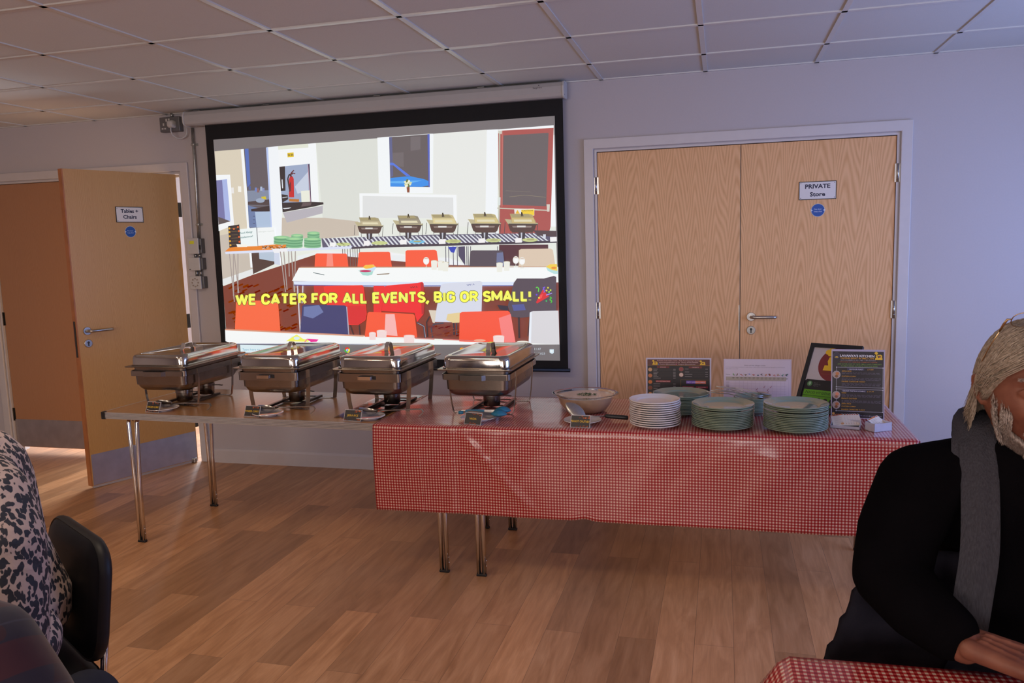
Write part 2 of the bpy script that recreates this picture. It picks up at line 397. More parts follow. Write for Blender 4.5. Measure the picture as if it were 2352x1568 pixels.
# right wall with its window opening
b = MB(); wy0, wy1, wz0, wz1 = -2.9, -.6, .78, 1.95
for (y0, y1, z0, z1) in ((YF, wy0, 0, H), (wy1, 0, 0, H), (wy0, wy1, 0, wz0), (wy0, wy1, wz1, H)): b.box(XR, XR + .15, y0, y1, z0, z1)
struct(b.build('wall_right', M['wall']))
b = MB()
for (y0, y1, z0, z1) in ((wy0, wy0 + .05, wz0, wz1), (wy1 - .05, wy1, wz0, wz1), (wy0, wy1, wz0, wz0 + .05), (wy0, wy1, wz1 - .05, wz1), ((wy0 + wy1) / 2 - .03, (wy0 + wy1) / 2 + .03, wz0, wz1)):
    b.box(XR + .05, XR + .11, y0, y1, z0, z1)
struct(b.build('window_1', M['trimw']))
b = MB(); fx = [(-2.8, -.6), (.05, 2.35)]
xs = [XL] + [v for p in fx for v in p] + [XR]
for i in range(0, len(xs) - 1, 2): b.box(xs[i], xs[i + 1], YF - .15, YF, 0, H)
for (x0, x1) in fx: b.box(x0, x1, YF - .15, YF, 0, .86); b.box(x0, x1, YF - .15, YF, 2.14, H)
struct(b.build('wall_front', M['wall']))
for i, (x0, x1) in enumerate(fx):
    b = MB()
    for (a0, a1, z0, z1) in ((x0, x0 + .05, .86, 2.14), (x1 - .05, x1, .86, 2.14), (x0, x1, .86, .91), (x0, x1, 2.09, 2.14), ((x0 + x1) / 2 - .03, (x0 + x1) / 2 + .03, .86, 2.14)):
        b.box(a0, a1, YF - .1, YF - .04, z0, z1)
    struct(b.build('window_%d' % (i + 2), M['trimw']))
# recessed ceiling panels over the middle of the room
M['glow'] = NT('lamp_diffuser').set((.9, .88, .82), .6, Emission_Color=(1, .84, .66, 1), Emission_Strength=3.0)
for i, (lx, ly) in enumerate(((-3.3, -3.159), (-1.5, -3.159), (-3.3, -5.559), (-1.5, -5.559), (.9, -5.559))):
    t = thing('ceiling_light', 'square recessed ceiling light panel, %s' % ['front row above left foreground', 'front row above the middle of the floor', 'rear row at left', 'rear row in the middle', 'rear row at right'][i], 'ceiling light', (lx, ly, H - .012), 0, 'recessed ceiling light panels')
    b = MB(); 
    for (a0, a1, b0, b1) in ((-.295, .295, -.295, -.27), (-.295, .295, .27, .295), (-.295, -.27, -.27, .27), (.27, .295, -.27, .27)): b.box(a0, a1, b0, b1, 0, .010)
    b.build('frame', M['whitepl'], t)
    b = MB(); b.box(-.27, .27, -.27, .27, .004, .009); b.build('diffuser', M['glow'], t)
    area('ceiling_panel_light', (lx, ly, H - .02), (0, 0, -1), .54, .54, 7.6, (1.0, .80, .58))
# the lit store room seen through the hinge gap of the open door
b = MB(); b.box(XL, -2.9, 2.4, 2.5, 0, H); b.box(-2.9, -2.8, TK, 2.5, 0, H); struct(b.build('wall_store', M['wall']))
b = MB(); b.box(XL, -2.8, TK, 2.5, H, H + .05); struct(b.build('ceiling_store', M['tile']))

def base(name, x0, x1, zt=.1):
    b = MB(); b.prism([(-.018, 0), (0, 0), (0, zt), (-.006, zt), (-.012, zt - .008), (-.018, zt - .014)], 0, x0, x1); return struct(b.build(name, M['trimw']))
base('baseboard_back', -3.46, -.715); base('baseboard_left', XL, -5.28); base('baseboard_right', 1.105, XR)
b = MB(); b.box(XR - .018, XR, YF, 0, 0, .1); struct(b.build('baseboard_side', M['trimw']))
def architrave(name, x0, x1, zt, wd=.065):
    b = MB()
    b.prism([(x0 - wd, 0), (x0 - .006, 0), (x0 - .006, zt + .006), (x1 + .006, zt + .006), (x1 + .006, 0), (x1 + wd, 0), (x1 + wd, zt + wd), (x0 - wd, zt + wd)], 1, -.018, 0)
    return struct(b.build(name, M['trimw'], bevel=.004))
architrave('trim_2', DL0, DL1, DLZ); architrave('trim_3', DR0, DR1, DRZ)
def lining(name, x0, x1, zt, stop):
    b = MB(); t_ = .012
    b.box(x0, x0 + t_, -.004, TK, 0, zt); b.box(x1 - t_, x1, -.004, TK, 0, zt); b.box(x0 + t_, x1 - t_, -.004, TK, zt - t_, zt)
    if stop:
        b.box(x0 + t_, x0 + .028, .062, .075, 0, zt - t_); b.box(x1 - .028, x1 - t_, .062, .075, 0, zt - t_); b.box(x0 + .028, x1 - .028, .062, .075, zt - .028, zt - t_)
    return struct(b.build(name, M['trimw']))
lining('trim_4', DL0, DL1, DLZ, True); lining('trim_5', DR0, DR1, DRZ, True)

def hinge(parent, x, y, z, mat=None):
    b = MB(); b.tube([(x, y, z - .05), (x, y, z + .05)], .0065, 10)
    for q in (-.03, .01): b.tube([(x, y, z + q), (x, y, z + q + .003)], .0075, 10)
    b.box(x - .016, x + .016, y + .004, y + .007, z - .05, z + .05)
    return b.build('hinge', mat or M['satin'], parent)
def lever(parent, x, y, z, s=1, hand=.125, out=-1):
    """lever handle on a round rose; s = direction of the lever along x"""
    b = MB()
    prof = [(0, 0), (.026, 0), (.026, .006), (.024, .009), (0, .009)]
    bb = MB(); bb.lathe(prof, 28)
    vs = [(x + v[0], y + out * v[2], z + v[1]) for v in bb.v]; b.add(vs, bb.f, True)
    P = [(x, y + out * .005, z), (x, y + out * .034, z), (x + s * .004, y + out * .044, z), (x + s * .014, y + out * .05, z), (x + s * (hand - .012), y + out * .05, z), (x + s * (hand - .003), y + out * .046, z), (x + s * hand, y + out * .038, z)]
    b.tube(P, .0095, 14)
    return b.build('door_handle', M['satin'], parent, auto=40)
def escutcheon(parent, x, y, z, out=-1):
    bb = MB(); bb.lathe([(0, 0), (.025, 0), (.025, .006), (.023, .008), (0, .008)], 28)
    b = MB(); b.add([(x + v[0], y + out * v[2], z + v[1]) for v in bb.v], bb.f, True)
    o = b.build('keyhole_plate', M['satin'], parent, auto=40)
    k = MB(); k.box(x - .0035, x + .0035, y + out * .0095, y + out * .0075, z - .016, z + .004)
    bb = MB(); bb.lathe([(0, 0), (.0075, 0), (.0075, .003), (0, .003)], 16); k.add([(x + v[0], y + out * (.007 + v[2]), z + .006 + v[1]) for v in bb.v], bb.f)
    k.build('lock_cylinder', M['darkiron'], o)
    return o
# closed leaf of the left doorway
d1 = MB(); d1.box(-5.20, -4.376, .012, .056, .045, 2.04); d1 = struct(d1.build('door_1', M['beech'], bevel=.001))
b = MB(); b.box(-5.195, -4.38, .0095, .0118, .05, .262); b.build('kick_plate', M['kick'], d1)
for z in (1.80, 1.04, .30): hinge(d1, -5.206, .006, z, M['darkiron'])
b = MB(); b.box(-4.376, -4.372, .03, .05, .05, 2.03); b.build('leaf_edge', M['lip'], d1)
# open leaf: local x runs from the hinge edge, local -y is the face towards the camera side
ang = math.atan2(-.93165, -.36334)
d2 = MB(); d2.box(0, .755, -.022, .022, .018, 2.04)
d2 = struct(d2.build('door_2', M['oak'], loc=(-3.590, -.005, 0), rz=ang))
fs = 1          # visible face is local +y
b = MB(); b.box(.755, .763, -.022, .022, .018, 2.04); b.build('leaf_edge', M['lip'], d2)
b = MB(); b.box(.006, .75, .0222, .0245, .022, .225); b.build('kick_plate', M['kick'], d2)
b = MB()
for z in (1.80, 1.02, .3): b.box(-.035, 0, .004, .008, z - .05, z + .05)
b.build('hinge', M['darkiron'], d2)
lever(d2, .700, .022, 1.025, -1, .145, 1); escutcheon(d2, .700, .022, .945, 1)
b = MB(); b.box(.7631, .7645, -.011, .011, .86, 1.09); b.build('latch_plate', M['darkiron'], d2)
b = MB(); b.box(.0, .75, .004, .0215, .004, .018); b.build('threshold_seal', M['alu'], d2)
# store doors
gx = .199
d3 = MB(); d3.box(DR0 + .0145, gx - .0025, .004, .048, .01, DRZ - .016); d3 = struct(d3.build('door_3', M['ash'], bevel=.001))
d4 = MB(); d4.box(gx + .0025, DR1 - .0145, .004, .048, .01, DRZ - .016); d4 = struct(d4.build('door_4', M['ash'], bevel=.001))
for z in (1.83, 1.075, .25): hinge(d3, DR0 + .006, -.008, z); hinge(d4, DR1 - .005, -.008, z - .005)
lever(d4, .262, .004, 1.032, 1, .135); escutcheon(d4, .262, .004, .952)
b = MB(); b.box(gx - .008, gx - .0028, .0015, .0038, .95, 1.10); b.build('latch_plate', M['satin'], d3)
# white strip of the gap seal
b = MB(); b.box(gx - .0022, gx + .0022, .03, .034, .02, DRZ - .02); b.build('gap_seal', M['whitepl'], d3)
# black floor catch by the open door
b = MB(); b.box(-3.60, -3.56, -.06, -.03, 0, .035, bev=.006); tag(b.build('door_stop', M['satin']), 'small metal door stop on the floor by the hinge of the open door', 'door stop')

# signs on the doors
def sign(name, label, lines, cx, cz, wd, hg, place, parent=None, top=.5, hs=(.028, .028)):
    root = thing(name, label, 'sign')
    bm_ = MB()
    P = [place((cx + sx * wd / 2, cz + sz * hg / 2), o_) for o_ in (.0005, .004) for (sx, sz) in ((-1, -1), (1, -1), (1, 1), (-1, 1))]
    bm_.add(P, [(0, 1, 2, 3), (4, 7, 6, 5), (0, 4, 5, 1), (1, 5, 6, 2), (2, 6, 7, 3), (3, 7, 4, 0)]); bm_.build('sign_plate', M['black'], root)
    p = Pic(); m_ = .004; p.rect(cx - wd / 2 + m_, cz - hg / 2 + m_, cx + wd / 2 - m_, cz + hg / 2 - m_, (226, 222, 220))
    for sx in (-1, 1):
        for sz in (-1, 1): p.ell(cx + sx * (wd / 2 - .010), cz + sz * (hg / 2 - .010), .0025, .0025, (60, 60, 70), 12)
    z = cz
    for t_, tw, dz in lines: p.text(t_, cx - tw / 2, cz + dz, cx + tw / 2, cz + dz, hs[0], (28, 30, 62), .032, up=1)
    p.build('sign_face', M['ink'], lambda q, o_: place(q, .0042 + o_), root)
    return root
pl_r = lambda q, o_: (q[0], .004 - o_, q[1])
def pl_open(q, o_):
    c_, s_ = math.cos(ang), math.sin(ang); lx, ly = q[0], .0222 + o_
    return (-3.590 + c_ * lx - s_ * ly, -.005 + s_ * lx + c_ * ly, q[1])
sign('door_sign', 'white PRIVATE Store sign with black border on the right store door', [('PRIVATE', .134, .012), ('Store', .082, -.032)], .6175, 1.748, .200, .102, pl_r, hs=(.0235, .02))
# the open leaf runs away to the right in the picture, so its local x is mirrored for reading
pl_open_m = lambda q, o_: pl_open((-q[0], q[1]), o_)
sign('door_sign', 'white Tables + Chairs sign with black border on the open door', [('Tables +', .118, .012), ('Chairs', .092, -.026)], -.353, 1.762, .186, .102, pl_open_m, hs=(.0235, .02))
def fire_disc(label, cx, cz, place):
    root = thing('fire_door_disc', label, 'sign')
    b_ = MB(); n = 36; R = .0375
    vs = [place((cx + R * math.cos(2 * PI * k / n), cz + R * math.sin(2 * PI * k / n)), o_) for o_ in (.0004, .0016) for k in range(n)]
    b_.add(vs, [tuple(range(n)), tuple(range(n, 2 * n))[::-1]] + [(k, (k + 1) % n, n + (k + 1) % n, n + k) for k in range(n)]); b_.build('disc_plate', M['whitepl'], root)
    p = Pic(); p.ell(cx, cz, .035, .035, (24, 82, 165), 36)
    for sx in (-1, 1): p.poly([(cx + sx * .0385, cz + .008), (cx + sx * .0385, cz - .008), (cx + sx * .027, cz)], (215, 218, 225))
    p.text('Fire door', cx - .020, cz + .003, cx + .020, cz + .003, .0068, (205, 215, 235), .01, up=1)
    p.text('keep shut', cx - .021, cz - .010, cx + .021, cz - .010, .0068, (205, 215, 235), .01, up=1)
    p.build('disc_face', M['ink'], lambda q, o_: place(q, .0018 + o_), root)
fire_disc('blue fire door keep shut disc under the PRIVATE Store sign', .6215, 1.637, pl_r)
fire_disc('blue fire door keep shut disc under the Tables + Chairs sign', -.357, 1.650, pl_open_m)

# electrics on the wall
t = thing('power_socket', 'grey metal-clad double socket high on the wall beside the screen case', 'power socket')
b = MB(); b.box(-3.640, -3.482, -.045, -.0005, 2.325, 2.425, bev=.006); b.build('socket_box', M['greybox'], t)
b = MB(); b.box(-3.634, -3.488, -.0475, -.0445, 2.330, 2.420); b.build('face_plate', M['greybox'], t)
b = MB(); b.box(-3.585, -3.572, -.052, -.047, 2.392, 2.412, bev=.001); b.box(-3.565, -3.552, -.052, -.047, 2.392, 2.412, bev=.001); b.build('switch', M['whitepl'], t)
b = MB(); b.box(-3.622, -3.608, -.0485, -.047, 2.342, 2.352); b.box(-3.602, -3.588, -.0485, -.047, 2.342, 2.352); b.box(-3.611, -3.600, -.0485, -.047, 2.366, 2.384); b.build('socket_holes', M['whitepl'], t)
b = MB(); b.tube([(-3.556, -.02, 2.425), (-3.556, -.02, H)], .010, 10); b.build('conduit_stub', M['galv'], t)
t2 = thing('mains_plug', 'white plug with a looping white cable in the high socket', 'plug')
b = MB(); b.rings([rrect(.05, .05, .012, 0), rrect(.05, .05, .012, .022), rrect(.042, .040, .012, .034), rrect(.03, .028, .010, .038)])
b.v = [(-3.533 + v[0], -.047 - v[2], 2.372 + v[1]) for v in b.v]; b.build('plug_body', M['whitepl'], t2, auto=40)
b = MB(); b.tube([(-3.533, -.070, 2.355), (-3.533, -.072, 2.325), (-3.528, -.066, 2.298), (-3.505, -.052, 2.278), (-3.475, -.04, 2.275), (-3.448, -.035, 2.288), (-3.436, -.035, 2.31), (-3.432, -.04, 2.345)], .0045, 8); b.build('plug_cable', M['whitepl'], t2)
t = thing('conduit', 'galvanised conduit running down the wall from screen case to control boxes', 'conduit')
b = MB(); b.tube([(-3.404, -.018, 2.345), (-3.404, -.018, 2.10), (-3.409, -.018, 1.9), (-3.418, -.018, 1.59)], .010, 12); b.build('conduit_pipe', M['galv'], t)
for z, x in ((2.233, -3.404), (1.691, -3.415)):
    b = MB(); b.box(x - .026, x + .026, -.006, -.0005, z - .008, z + .008); b.box(x - .012, x + .012, -.031, -.002, z - .007, z + .007, bev=.003)
    b.tube([(x - .021, -.012, z), (x - .021, -.004, z)], .0045, 8); b.tube([(x + .021, -.012, z), (x + .021, -.004, z)], .0045, 8); b.build('saddle_clip', M['galv'], t)
def cbox(label, z0, z1, extra):
    t = thing('control_box', label, 'control box')
    b = MB(); b.box(-3.480, -3.385, -.044, -.0005, z0 + .004, z1 - .004, bev=.004); b.build('back_box', M['greybox'], t)
    b = MB(); b.box(-3.492, -3.400, -.056, -.044, z0, z1, bev=.004); b.build('front_cover', M['whitepl'], t)
    extra(t); return t
def ex1(t):
    b = MB(); b.box(-3.468, -3.432, -.0575, -.0558, 1.560, 1.580); b.build('yellow_label', M['yellow'], t)['label'] = 'bright yellow sticker'
    b = MB(); b.box(-3.40, -3.388, -.05, -.046, 1.52, 1.55); b.build('indicator', M['black'], t)
cbox('white control box with yellow sticker, topmost of the three beside the screen', 1.490, 1.600, ex1)
def ex2(t):
    b = MB(); b.box(-3.484, -3.472, -.0575, -.0558, 1.383, 1.387); b.build('maker_mark', M['black'], t)
cbox('plain white switch box, middle one of the three beside the screen', 1.377, 1.466, ex2)
def ex3(t):
    for k in range(8):
        a = 2 * PI * k / 8; bb = MB(); bb.lathe([(0, 0), (.0055, 0), (.0055, .002), (0, .002)], 12)
        b = MB(); b.add([(-3.446 + .024 * math.cos(a) + v[0], -.056 - v[2], 1.293 + .028 * math.sin(a) + v[1]) for v in bb.v], bb.f); b.build('button', M['satin'], t)
cbox('white keypad box with ring of buttons, lowest of the three beside the screen', 1.247, 1.338, ex3)
for (za, zb) in ((1.466, 1.49), (1.338, 1.377)):
    b = MB(); b.tube([(-3.452, -.02, za), (-3.452, -.02, zb)], .009, 8); b.tube([(-3.42, -.02, za), (-3.42, -.02, zb)], .009, 8)
    tag(b.build('conduit_coupler', M['galv']), 'short pair of conduit stubs joining %s' % ('the upper two control boxes' if za > 1.4 else 'the lower two control boxes'), 'conduit')
# ================================================================ projector screen
def scr(p):
    """photograph measurement -> metres on the screen plane y = -.075"""
    d = FW + RT * ((p[0] - 1176) / FPX) - UP * ((p[1] - 784) / FPX); t_ = (-.075 - CAM.y) / d.y
    return (CAM.x + d.x * t_, CAM.z + d.z * t_)
S = thing('projector_screen', 'large pull-down projector screen showing a catering slide, hung on the wall', 'projector screen', (0, 0, 0))
# case
b = MB(); cs = [(-.125, 2.352), (-.131, 2.372), (-.131, 2.408), (-.118, 2.432), (-.095, 2.440), (-.035, 2.440), (-.022, 2.43), (-.022, 2.352), (-.055, 2.344), (-.11, 2.344)]
b.prism(cs, 0, -3.385, -.815); b.build('case', M['case'], S, bevel=.003)
for x0, x1 in ((-3.395, -3.384), (-.816, -.803)):
    b = MB(); b.prism([(p[0] * 1.03, 2.392 + (p[1] - 2.392) * 1.05) for p in cs], 0, x0, x1); b.build('end_cap', M['whitepl'], S, bevel=.003)
for z in (2.36, 2.425): b = MB(); b.tube([(-.8035, -.118, z), (-.802, -.118, z)], .0025, 8); b.build('end_screw', M['black'], S)
for x in (-3.30, -2.78, -2.0, -1.32): 
    b = MB(); b.box(x - .022, x + .022, -.10, -.02, 2.4405, H - .007); b.build('ceiling_bracket', M['galv'], S)
x0, z0 = scr((470, 290)); x1, z1 = scr((1303, 836)); x1b, _ = scr((1290, 225)); zt = 2.35
xa, xb = -3.262, -.822
b = MB(); b.box(xa, xb, -.0762, -.0752, .716, zt); b.build('black_border', M['blackcloth'], S)
wa, wz0 = scr((487, 323)); wb, wz1 = scr((1273, 265)); _, wzb = scr((1285, 828))
wa, wb = -3.205, -.872
b = MB(); b.box(wa, wb, -.0771, -.0763, .772, 2.247); b.build('screen_fabric', M['fabric'], S)
b = MB(); b.tube([(xa - .012, -.0775, .712), (xb + .012, -.0775, .712)], .012, 12); b.build('bottom_bar', M['black'], S)
p = Pic(); p.text('Sapphire', -.99, 2.402, -.935, 2.402, .011, (70, 66, 72), .004, up=1); p.ell(-.953, 2.420, .0028, .0028, (60, 58, 64), 12)
p.build('case_logo', M['ink'], lambda q, o_: (q[0], -.1313 - o_, q[1]), S)

# the projected slide
P_ = Pic(scr); off = [0, 0, 1.0]
def Z(ox, oy, k): P_.fn = lambda p: scr((ox + p[0] / k, oy + p[1] / k))
def z6(): Z(480, 200, 4.9)
def z7(): Z(860, 200, 4.9)
def z8(): Z(480, 500, 4.9)
def z9(): Z(860, 500, 4.3565)
q6 = lambda *a: [(480 + x / 4.9, 200 + y / 4.9) for x, y in a]
q7 = lambda *a: [(860 + x / 4.9, 200 + y / 4.9) for x, y in a]
q8 = lambda *a: [(480 + x / 4.9, 500 + y / 4.9) for x, y in a]
q9 = lambda *a: [(860 + x / 4.3565, 500 + y / 4.3565) for x, y in a]
P_.fn = scr
W_ = (250, 253, 255)
P_.P.append(([(-3.205, .772), (-.872, .772), (-.872, 2.247), (-3.205, 2.247)], [(0, 1, 2, 3)], (126, 120, 121), 0))       # projector's dark grey around the slide
P_.poly(q6((65, 722)) + q7((2018, 430), (2042, 1560)) + q9((1855, 1262)) + q8((200, 1385)), (236, 240, 232))          # slide ground
P_.poly(q7((665, 525), (1265, 480), (1250, 1568), (665, 1568)), (238, 240, 236))
P_.poly(q6((1205, 630), (1905, 575), (1910, 1190), (1700, 1195), (1700, 1568), (1290, 1568)), (226, 229, 222))
P_.poly(q8((800, 0), (1300, 0), (1680, 40), (1690, 200), (1290, 235), (800, 235)), (208, 196, 182))
P_.poly(q8((160, 770), (500, 640), (1290, 385)) + q9((740, 470), (1840, 500), (1855, 1262)) + q8((195, 1260)), (134, 76, 50))   # parquet
rg = random.Random(3); P_.hold = True
for k in range(90):                                                                                                     # herringbone flecks
    x = 200 + rg.random() * 760; y = 760 + rg.random() * 500
    if y < 770 + (500 - x) * -.0 - 0 and x > 600: continue
    P_.poly(q8((x, y), (x + 60, y - 25), (x + 72, y - 12), (x + 12, y + 14)), rg.choice([(142, 78, 50), (122, 66, 42), (148, 86, 56)]))
P_.hold = False; P_.poly(q6((65, 722), (385, 697)) + q8((445, 400), (500, 575), (155, 690)), (224, 214, 194))
P_.poly(q8((125, 200), (450, 130), (500, 572), (155, 690)), (206, 196, 184))
P_.poly(q8((155, 690), (500, 572), (500, 640), (158, 758)), (235, 238, 238))
P_.poly(q6((82, 990), (240, 985), (285, 1550), (112, 1620)), W_)
P_.poly(q6((85, 1050), (205, 1035), (245, 1505), (105, 1500)), (176, 190, 236)); P_.poly(q6((85, 1050), (150, 1045), (185, 1505), (105, 1500)), (128, 128, 176)); P_.poly(q6((105, 1458), (245, 1510), (110, 1548)), (104, 96, 98))
P_.poly(q6((328, 1115), (365, 1118), (366, 1182), (330, 1180)), (250, 248, 240)); P_.poly(q6((250, 1130), (280, 1130), (284, 1195), (256, 1195)), (240, 238, 236))
P_.poly(q6((360, 700), (390, 696)) + q8((498, 560), (470, 560)), W_)
P_.poly(q6((395, 695), (655, 675), (700, 1568)) + q8((740, 520), (500, 632)), (110, 103, 108))
P_.poly(q6((405, 695), (447, 692), (470, 1090), (435, 1130)), (98, 122, 190))
P_.poly(q6((432, 1165), (690, 1160), (700, 1330), (440, 1330)), (138, 148, 170)); P_.poly(q6((440, 1290), (695, 1262), (700, 1330), (440, 1325)), (92, 82, 84))
for x, y, c in ((450, 1110, (95, 110, 160)), (520, 1130, (120, 140, 200)), (580, 1120, (175, 190, 215)), (605, 1135, (140, 150, 190)), (545, 1140, (150, 110, 110))): P_.poly(q6((x, y), (x + 22, y), (x + 24, y + 45), (x - 2, y + 45)), c)
P_.poly(q6((590, 1235), (640, 1228), (650, 1262), (600, 1265)), (220, 200, 60)); P_.fn = lambda p: scr((480 + p[0] / 4.9, 200 + p[1] / 4.9)); P_.ell(580, 1275, 50, 26, (165, 178, 200))
P_.fn = scr
P_.poly(q6((440, 1330), (705, 1400)) + q8((712, 105), (455, 110)), (118, 136, 176)); P_.poly(q6((475, 1375), (700, 1330), (703, 1400), (480, 1398)), (74, 66, 68))
P_.poly(q6((520, 1402), (705, 1398)) + q8((712, 105), (540, 110)), (180, 200, 226))
for y in (1450, 1490, 1530): P_.poly(q6((498, y), (522, y), (522, y + 5), (498, y + 5)), (60, 60, 80))
P_.poly(q8((480, 385), (735, 385), (742, 520), (500, 632)), (92, 76, 72)); P_.poly(q8((565, 385), (732, 380), (740, 492), (570, 462)), (188, 204, 222))
P_.poly(q6((645, 680), (780, 664), (825, 1410)) + q8((812, 535), (745, 520), (700, 0)), (247, 251, 255))
P_.poly(q6((645, 680), (668, 678)) + q8((712, 120), (700, 120)), (188, 204, 245))
P_.poly(q6((780, 664), (1205, 630), (1240, 1300), (825, 1412)), W_); P_.poly(q6((780, 664), (1120, 636), (1122, 680), (782, 705)), (232, 236, 220))
P_.poly(q6((885, 740), (955, 735), (957, 785), (888, 790)), (240, 208, 60)); P_.fn = scr; P_.text('SN BN', *q6((890, 778))[0], *q6((953, 774))[0], 5.5, (90, 70, 40), .02)
P_.poly(q6((795, 897), (1135, 862), (1155, 1300), (828, 1372)), (164, 178, 206)); P_.poly(q6((970, 1120), (1120, 950), (1125, 1160), (1000, 1200)), (205, 214, 232))
P_.poly(q6((795, 897), (858, 890), (864, 1165), (812, 1168)), (62, 56, 66)); P_.poly(q6((820, 1040), (832, 1038), (838, 1138), (826, 1140)), (220, 225, 235))
P_.poly(q6((1112, 870), (1120, 869), (1152, 1298), (1142, 1300)), (196, 160, 176)); P_.poly(q6((1120, 868), (1135, 864), (1155, 1298), (1150, 1300)), (62, 50, 90))
z6(); P_.line([(945, 975), (905, 985), (890, 1030), (905, 1130), (918, 1200)], 14, (50, 34, 44)); P_.poly([(903, 1035), (915, 1008), (930, 1000), (948, 1008), (957, 1035), (962, 1240), (903, 1240)], (205, 34, 52)); P_.poly([(903, 1100), (925, 1060), (925, 1170), (905, 1180)], (110, 24, 36))
P_.line([(915, 1000), (930, 965), (960, 935)], 12, (110, 34, 44)); P_.line([(930, 965), (975, 975)], 9, (120, 40, 50)); P_.line([(925, 990), (928, 1012)], 16, (90, 40, 46))
P_.poly([(820, 1205), (890, 1215), (895, 1262), (828, 1300)], (60, 58, 62)); P_.poly([(830, 1240), (885, 1232), (888, 1240), (830, 1250)], (200, 205, 215)); P_.poly([(905, 1255), (1018, 1262), (1015, 1292), (905, 1286)], (196, 126, 62)); P_.poly([(1038, 1168), (1135, 1162), (1140, 1290), (1045, 1300)], (240, 242, 228))
P_.poly([(825, 1300), (1155, 1290), (1290, 1296), (1292, 1318), (1180, 1345), (832, 1408)], (58, 48, 50)); P_.poly([(830, 1360), (930, 1354), (900, 1370), (850, 1374)], (220, 224, 230)); P_.poly([(1060, 1300), (1160, 1296), (1150, 1330), (1040, 1345)], (110, 96, 98))
P_.poly([(835, 1412), (1285, 1335), (1282, 1420), (880, 1525)], (190, 186, 194))
z7(); P_.poly([(35, 570), (165, 560), (625, 525), (665, 525), (660, 1195), (55, 1195)], (249, 253, 255)); P_.poly([(168, 565), (622, 530), (625, 1125), (182, 1120)], (112, 105, 106))
P_.poly([(200, 740), (330, 735), (335, 900), (205, 880)], (122, 115, 117)); P_.poly([(410, 560), (520, 555), (520, 700), (410, 720)], (124, 117, 119))
P_.poly([(168, 565), (200, 562), (215, 1000), (182, 1020)], (108, 112, 150)); P_.poly([(178, 850), (215, 852), (405, 998), (360, 1000), (215, 880), (178, 878)], (98, 130, 232))
P_.poly([(182, 1022), (400, 1002), (560, 1035), (622, 1062), (622, 1105), (540, 1122), (182, 1120)], (74, 152, 240)); P_.poly([(182, 1060), (540, 1050), (400, 1085), (182, 1080)], (110, 185, 250)); P_.poly([(600, 530), (624, 528), (626, 1125), (612, 1125)], (96, 110, 200))
for k in range(16):
    a = k * 2.4; P_.ell(378 + 10 * math.sqrt(k) * math.cos(a), 1085 + 10 * math.sqrt(k) * math.sin(a), 12, 12, [(240, 240, 205), (222, 226, 178), (255, 250, 225), (120, 130, 70)][k % 4], 10)
P_.poly([(365, 1125), (400, 1125), (398, 1186), (372, 1186)], (150, 92, 70))
P_.poly([(-165, 1195), (925, 1213), (925, 1243), (-165, 1222)], (250, 253, 255)); P_.poly([(890, 1240), (925, 1240), (930, 1510), (895, 1510)], (250, 253, 255)); P_.poly([(-165, 1200), (-130, 1200), (-130, 1480), (-160, 1470)], (250, 253, 255))
P_.poly([(-128, 1224), (890, 1243), (893, 1480), (-128, 1470)], (230, 232, 232))
P_.fn = scr; P_.poly(q7((1268, 482), (1392, 476), (1385, 1568)) + q9((1240, 160), (1100, 165)) + q7((1250, 1568)), (248, 252, 255))
P_.poly(q7((1392, 478), (2018, 430), (2018, 458), (1395, 490)), W_); P_.poly(q7((2014, 540), (2024, 540), (2044, 1568), (1965, 1568)), W_)
P_.poly(q7((1395, 492), (2018, 460), (1985, 1568)) + q9((1745, 160), (1250, 165)), (180, 98, 92)); P_.poly(q7((1455, 545), (1962, 515), (1935, 1340), (1440, 1325)), (116, 108, 108))
P_.poly(q7((1435, 492), (1450, 492), (1445, 1345), (1430, 1345)), (196, 120, 112))
z7(); P_.line([(1412, 492), (1410, 1230), (1402, 1568)], 16, (196, 192, 176)); P_.poly([(1392, 1240), (1422, 1240), (1420, 1330), (1390, 1330)], (225, 232, 228)); P_.line([(1385, 1362), (1700, 1375), (1965, 1388)], 14, (205, 200, 184)); P_.poly([(1940, 1318), (1976, 1318), (1972, 1400), (1945, 1400)], (222, 216, 204))
P_.line([(1520, 1235), (1700, 1215), (1930, 1240)], 5, (150, 140, 120)); P_.line([(1480, 1165), (1760, 1180)], 4, (138, 130, 118)); P_.poly([(1395, 488), (1440, 492), (1435, 530), (1395, 520)], (215, 212, 200))
P_.poly([(1575, 1372), (1802, 1368), (1802, 1446), (1720, 1438), (1580, 1425)], (240, 238, 232)); P_.poly([(1655, 1380), (1800, 1376), (1800, 1443), (1722, 1436), (1655, 1420)], (250, 214, 70)); P_.poly([(1590, 1422), (1612, 1380), (1638, 1424)], (240, 190, 60)); P_.text('CAUTION', 1662, 1398, 1785, 1396, 17, (150, 130, 50), .02)
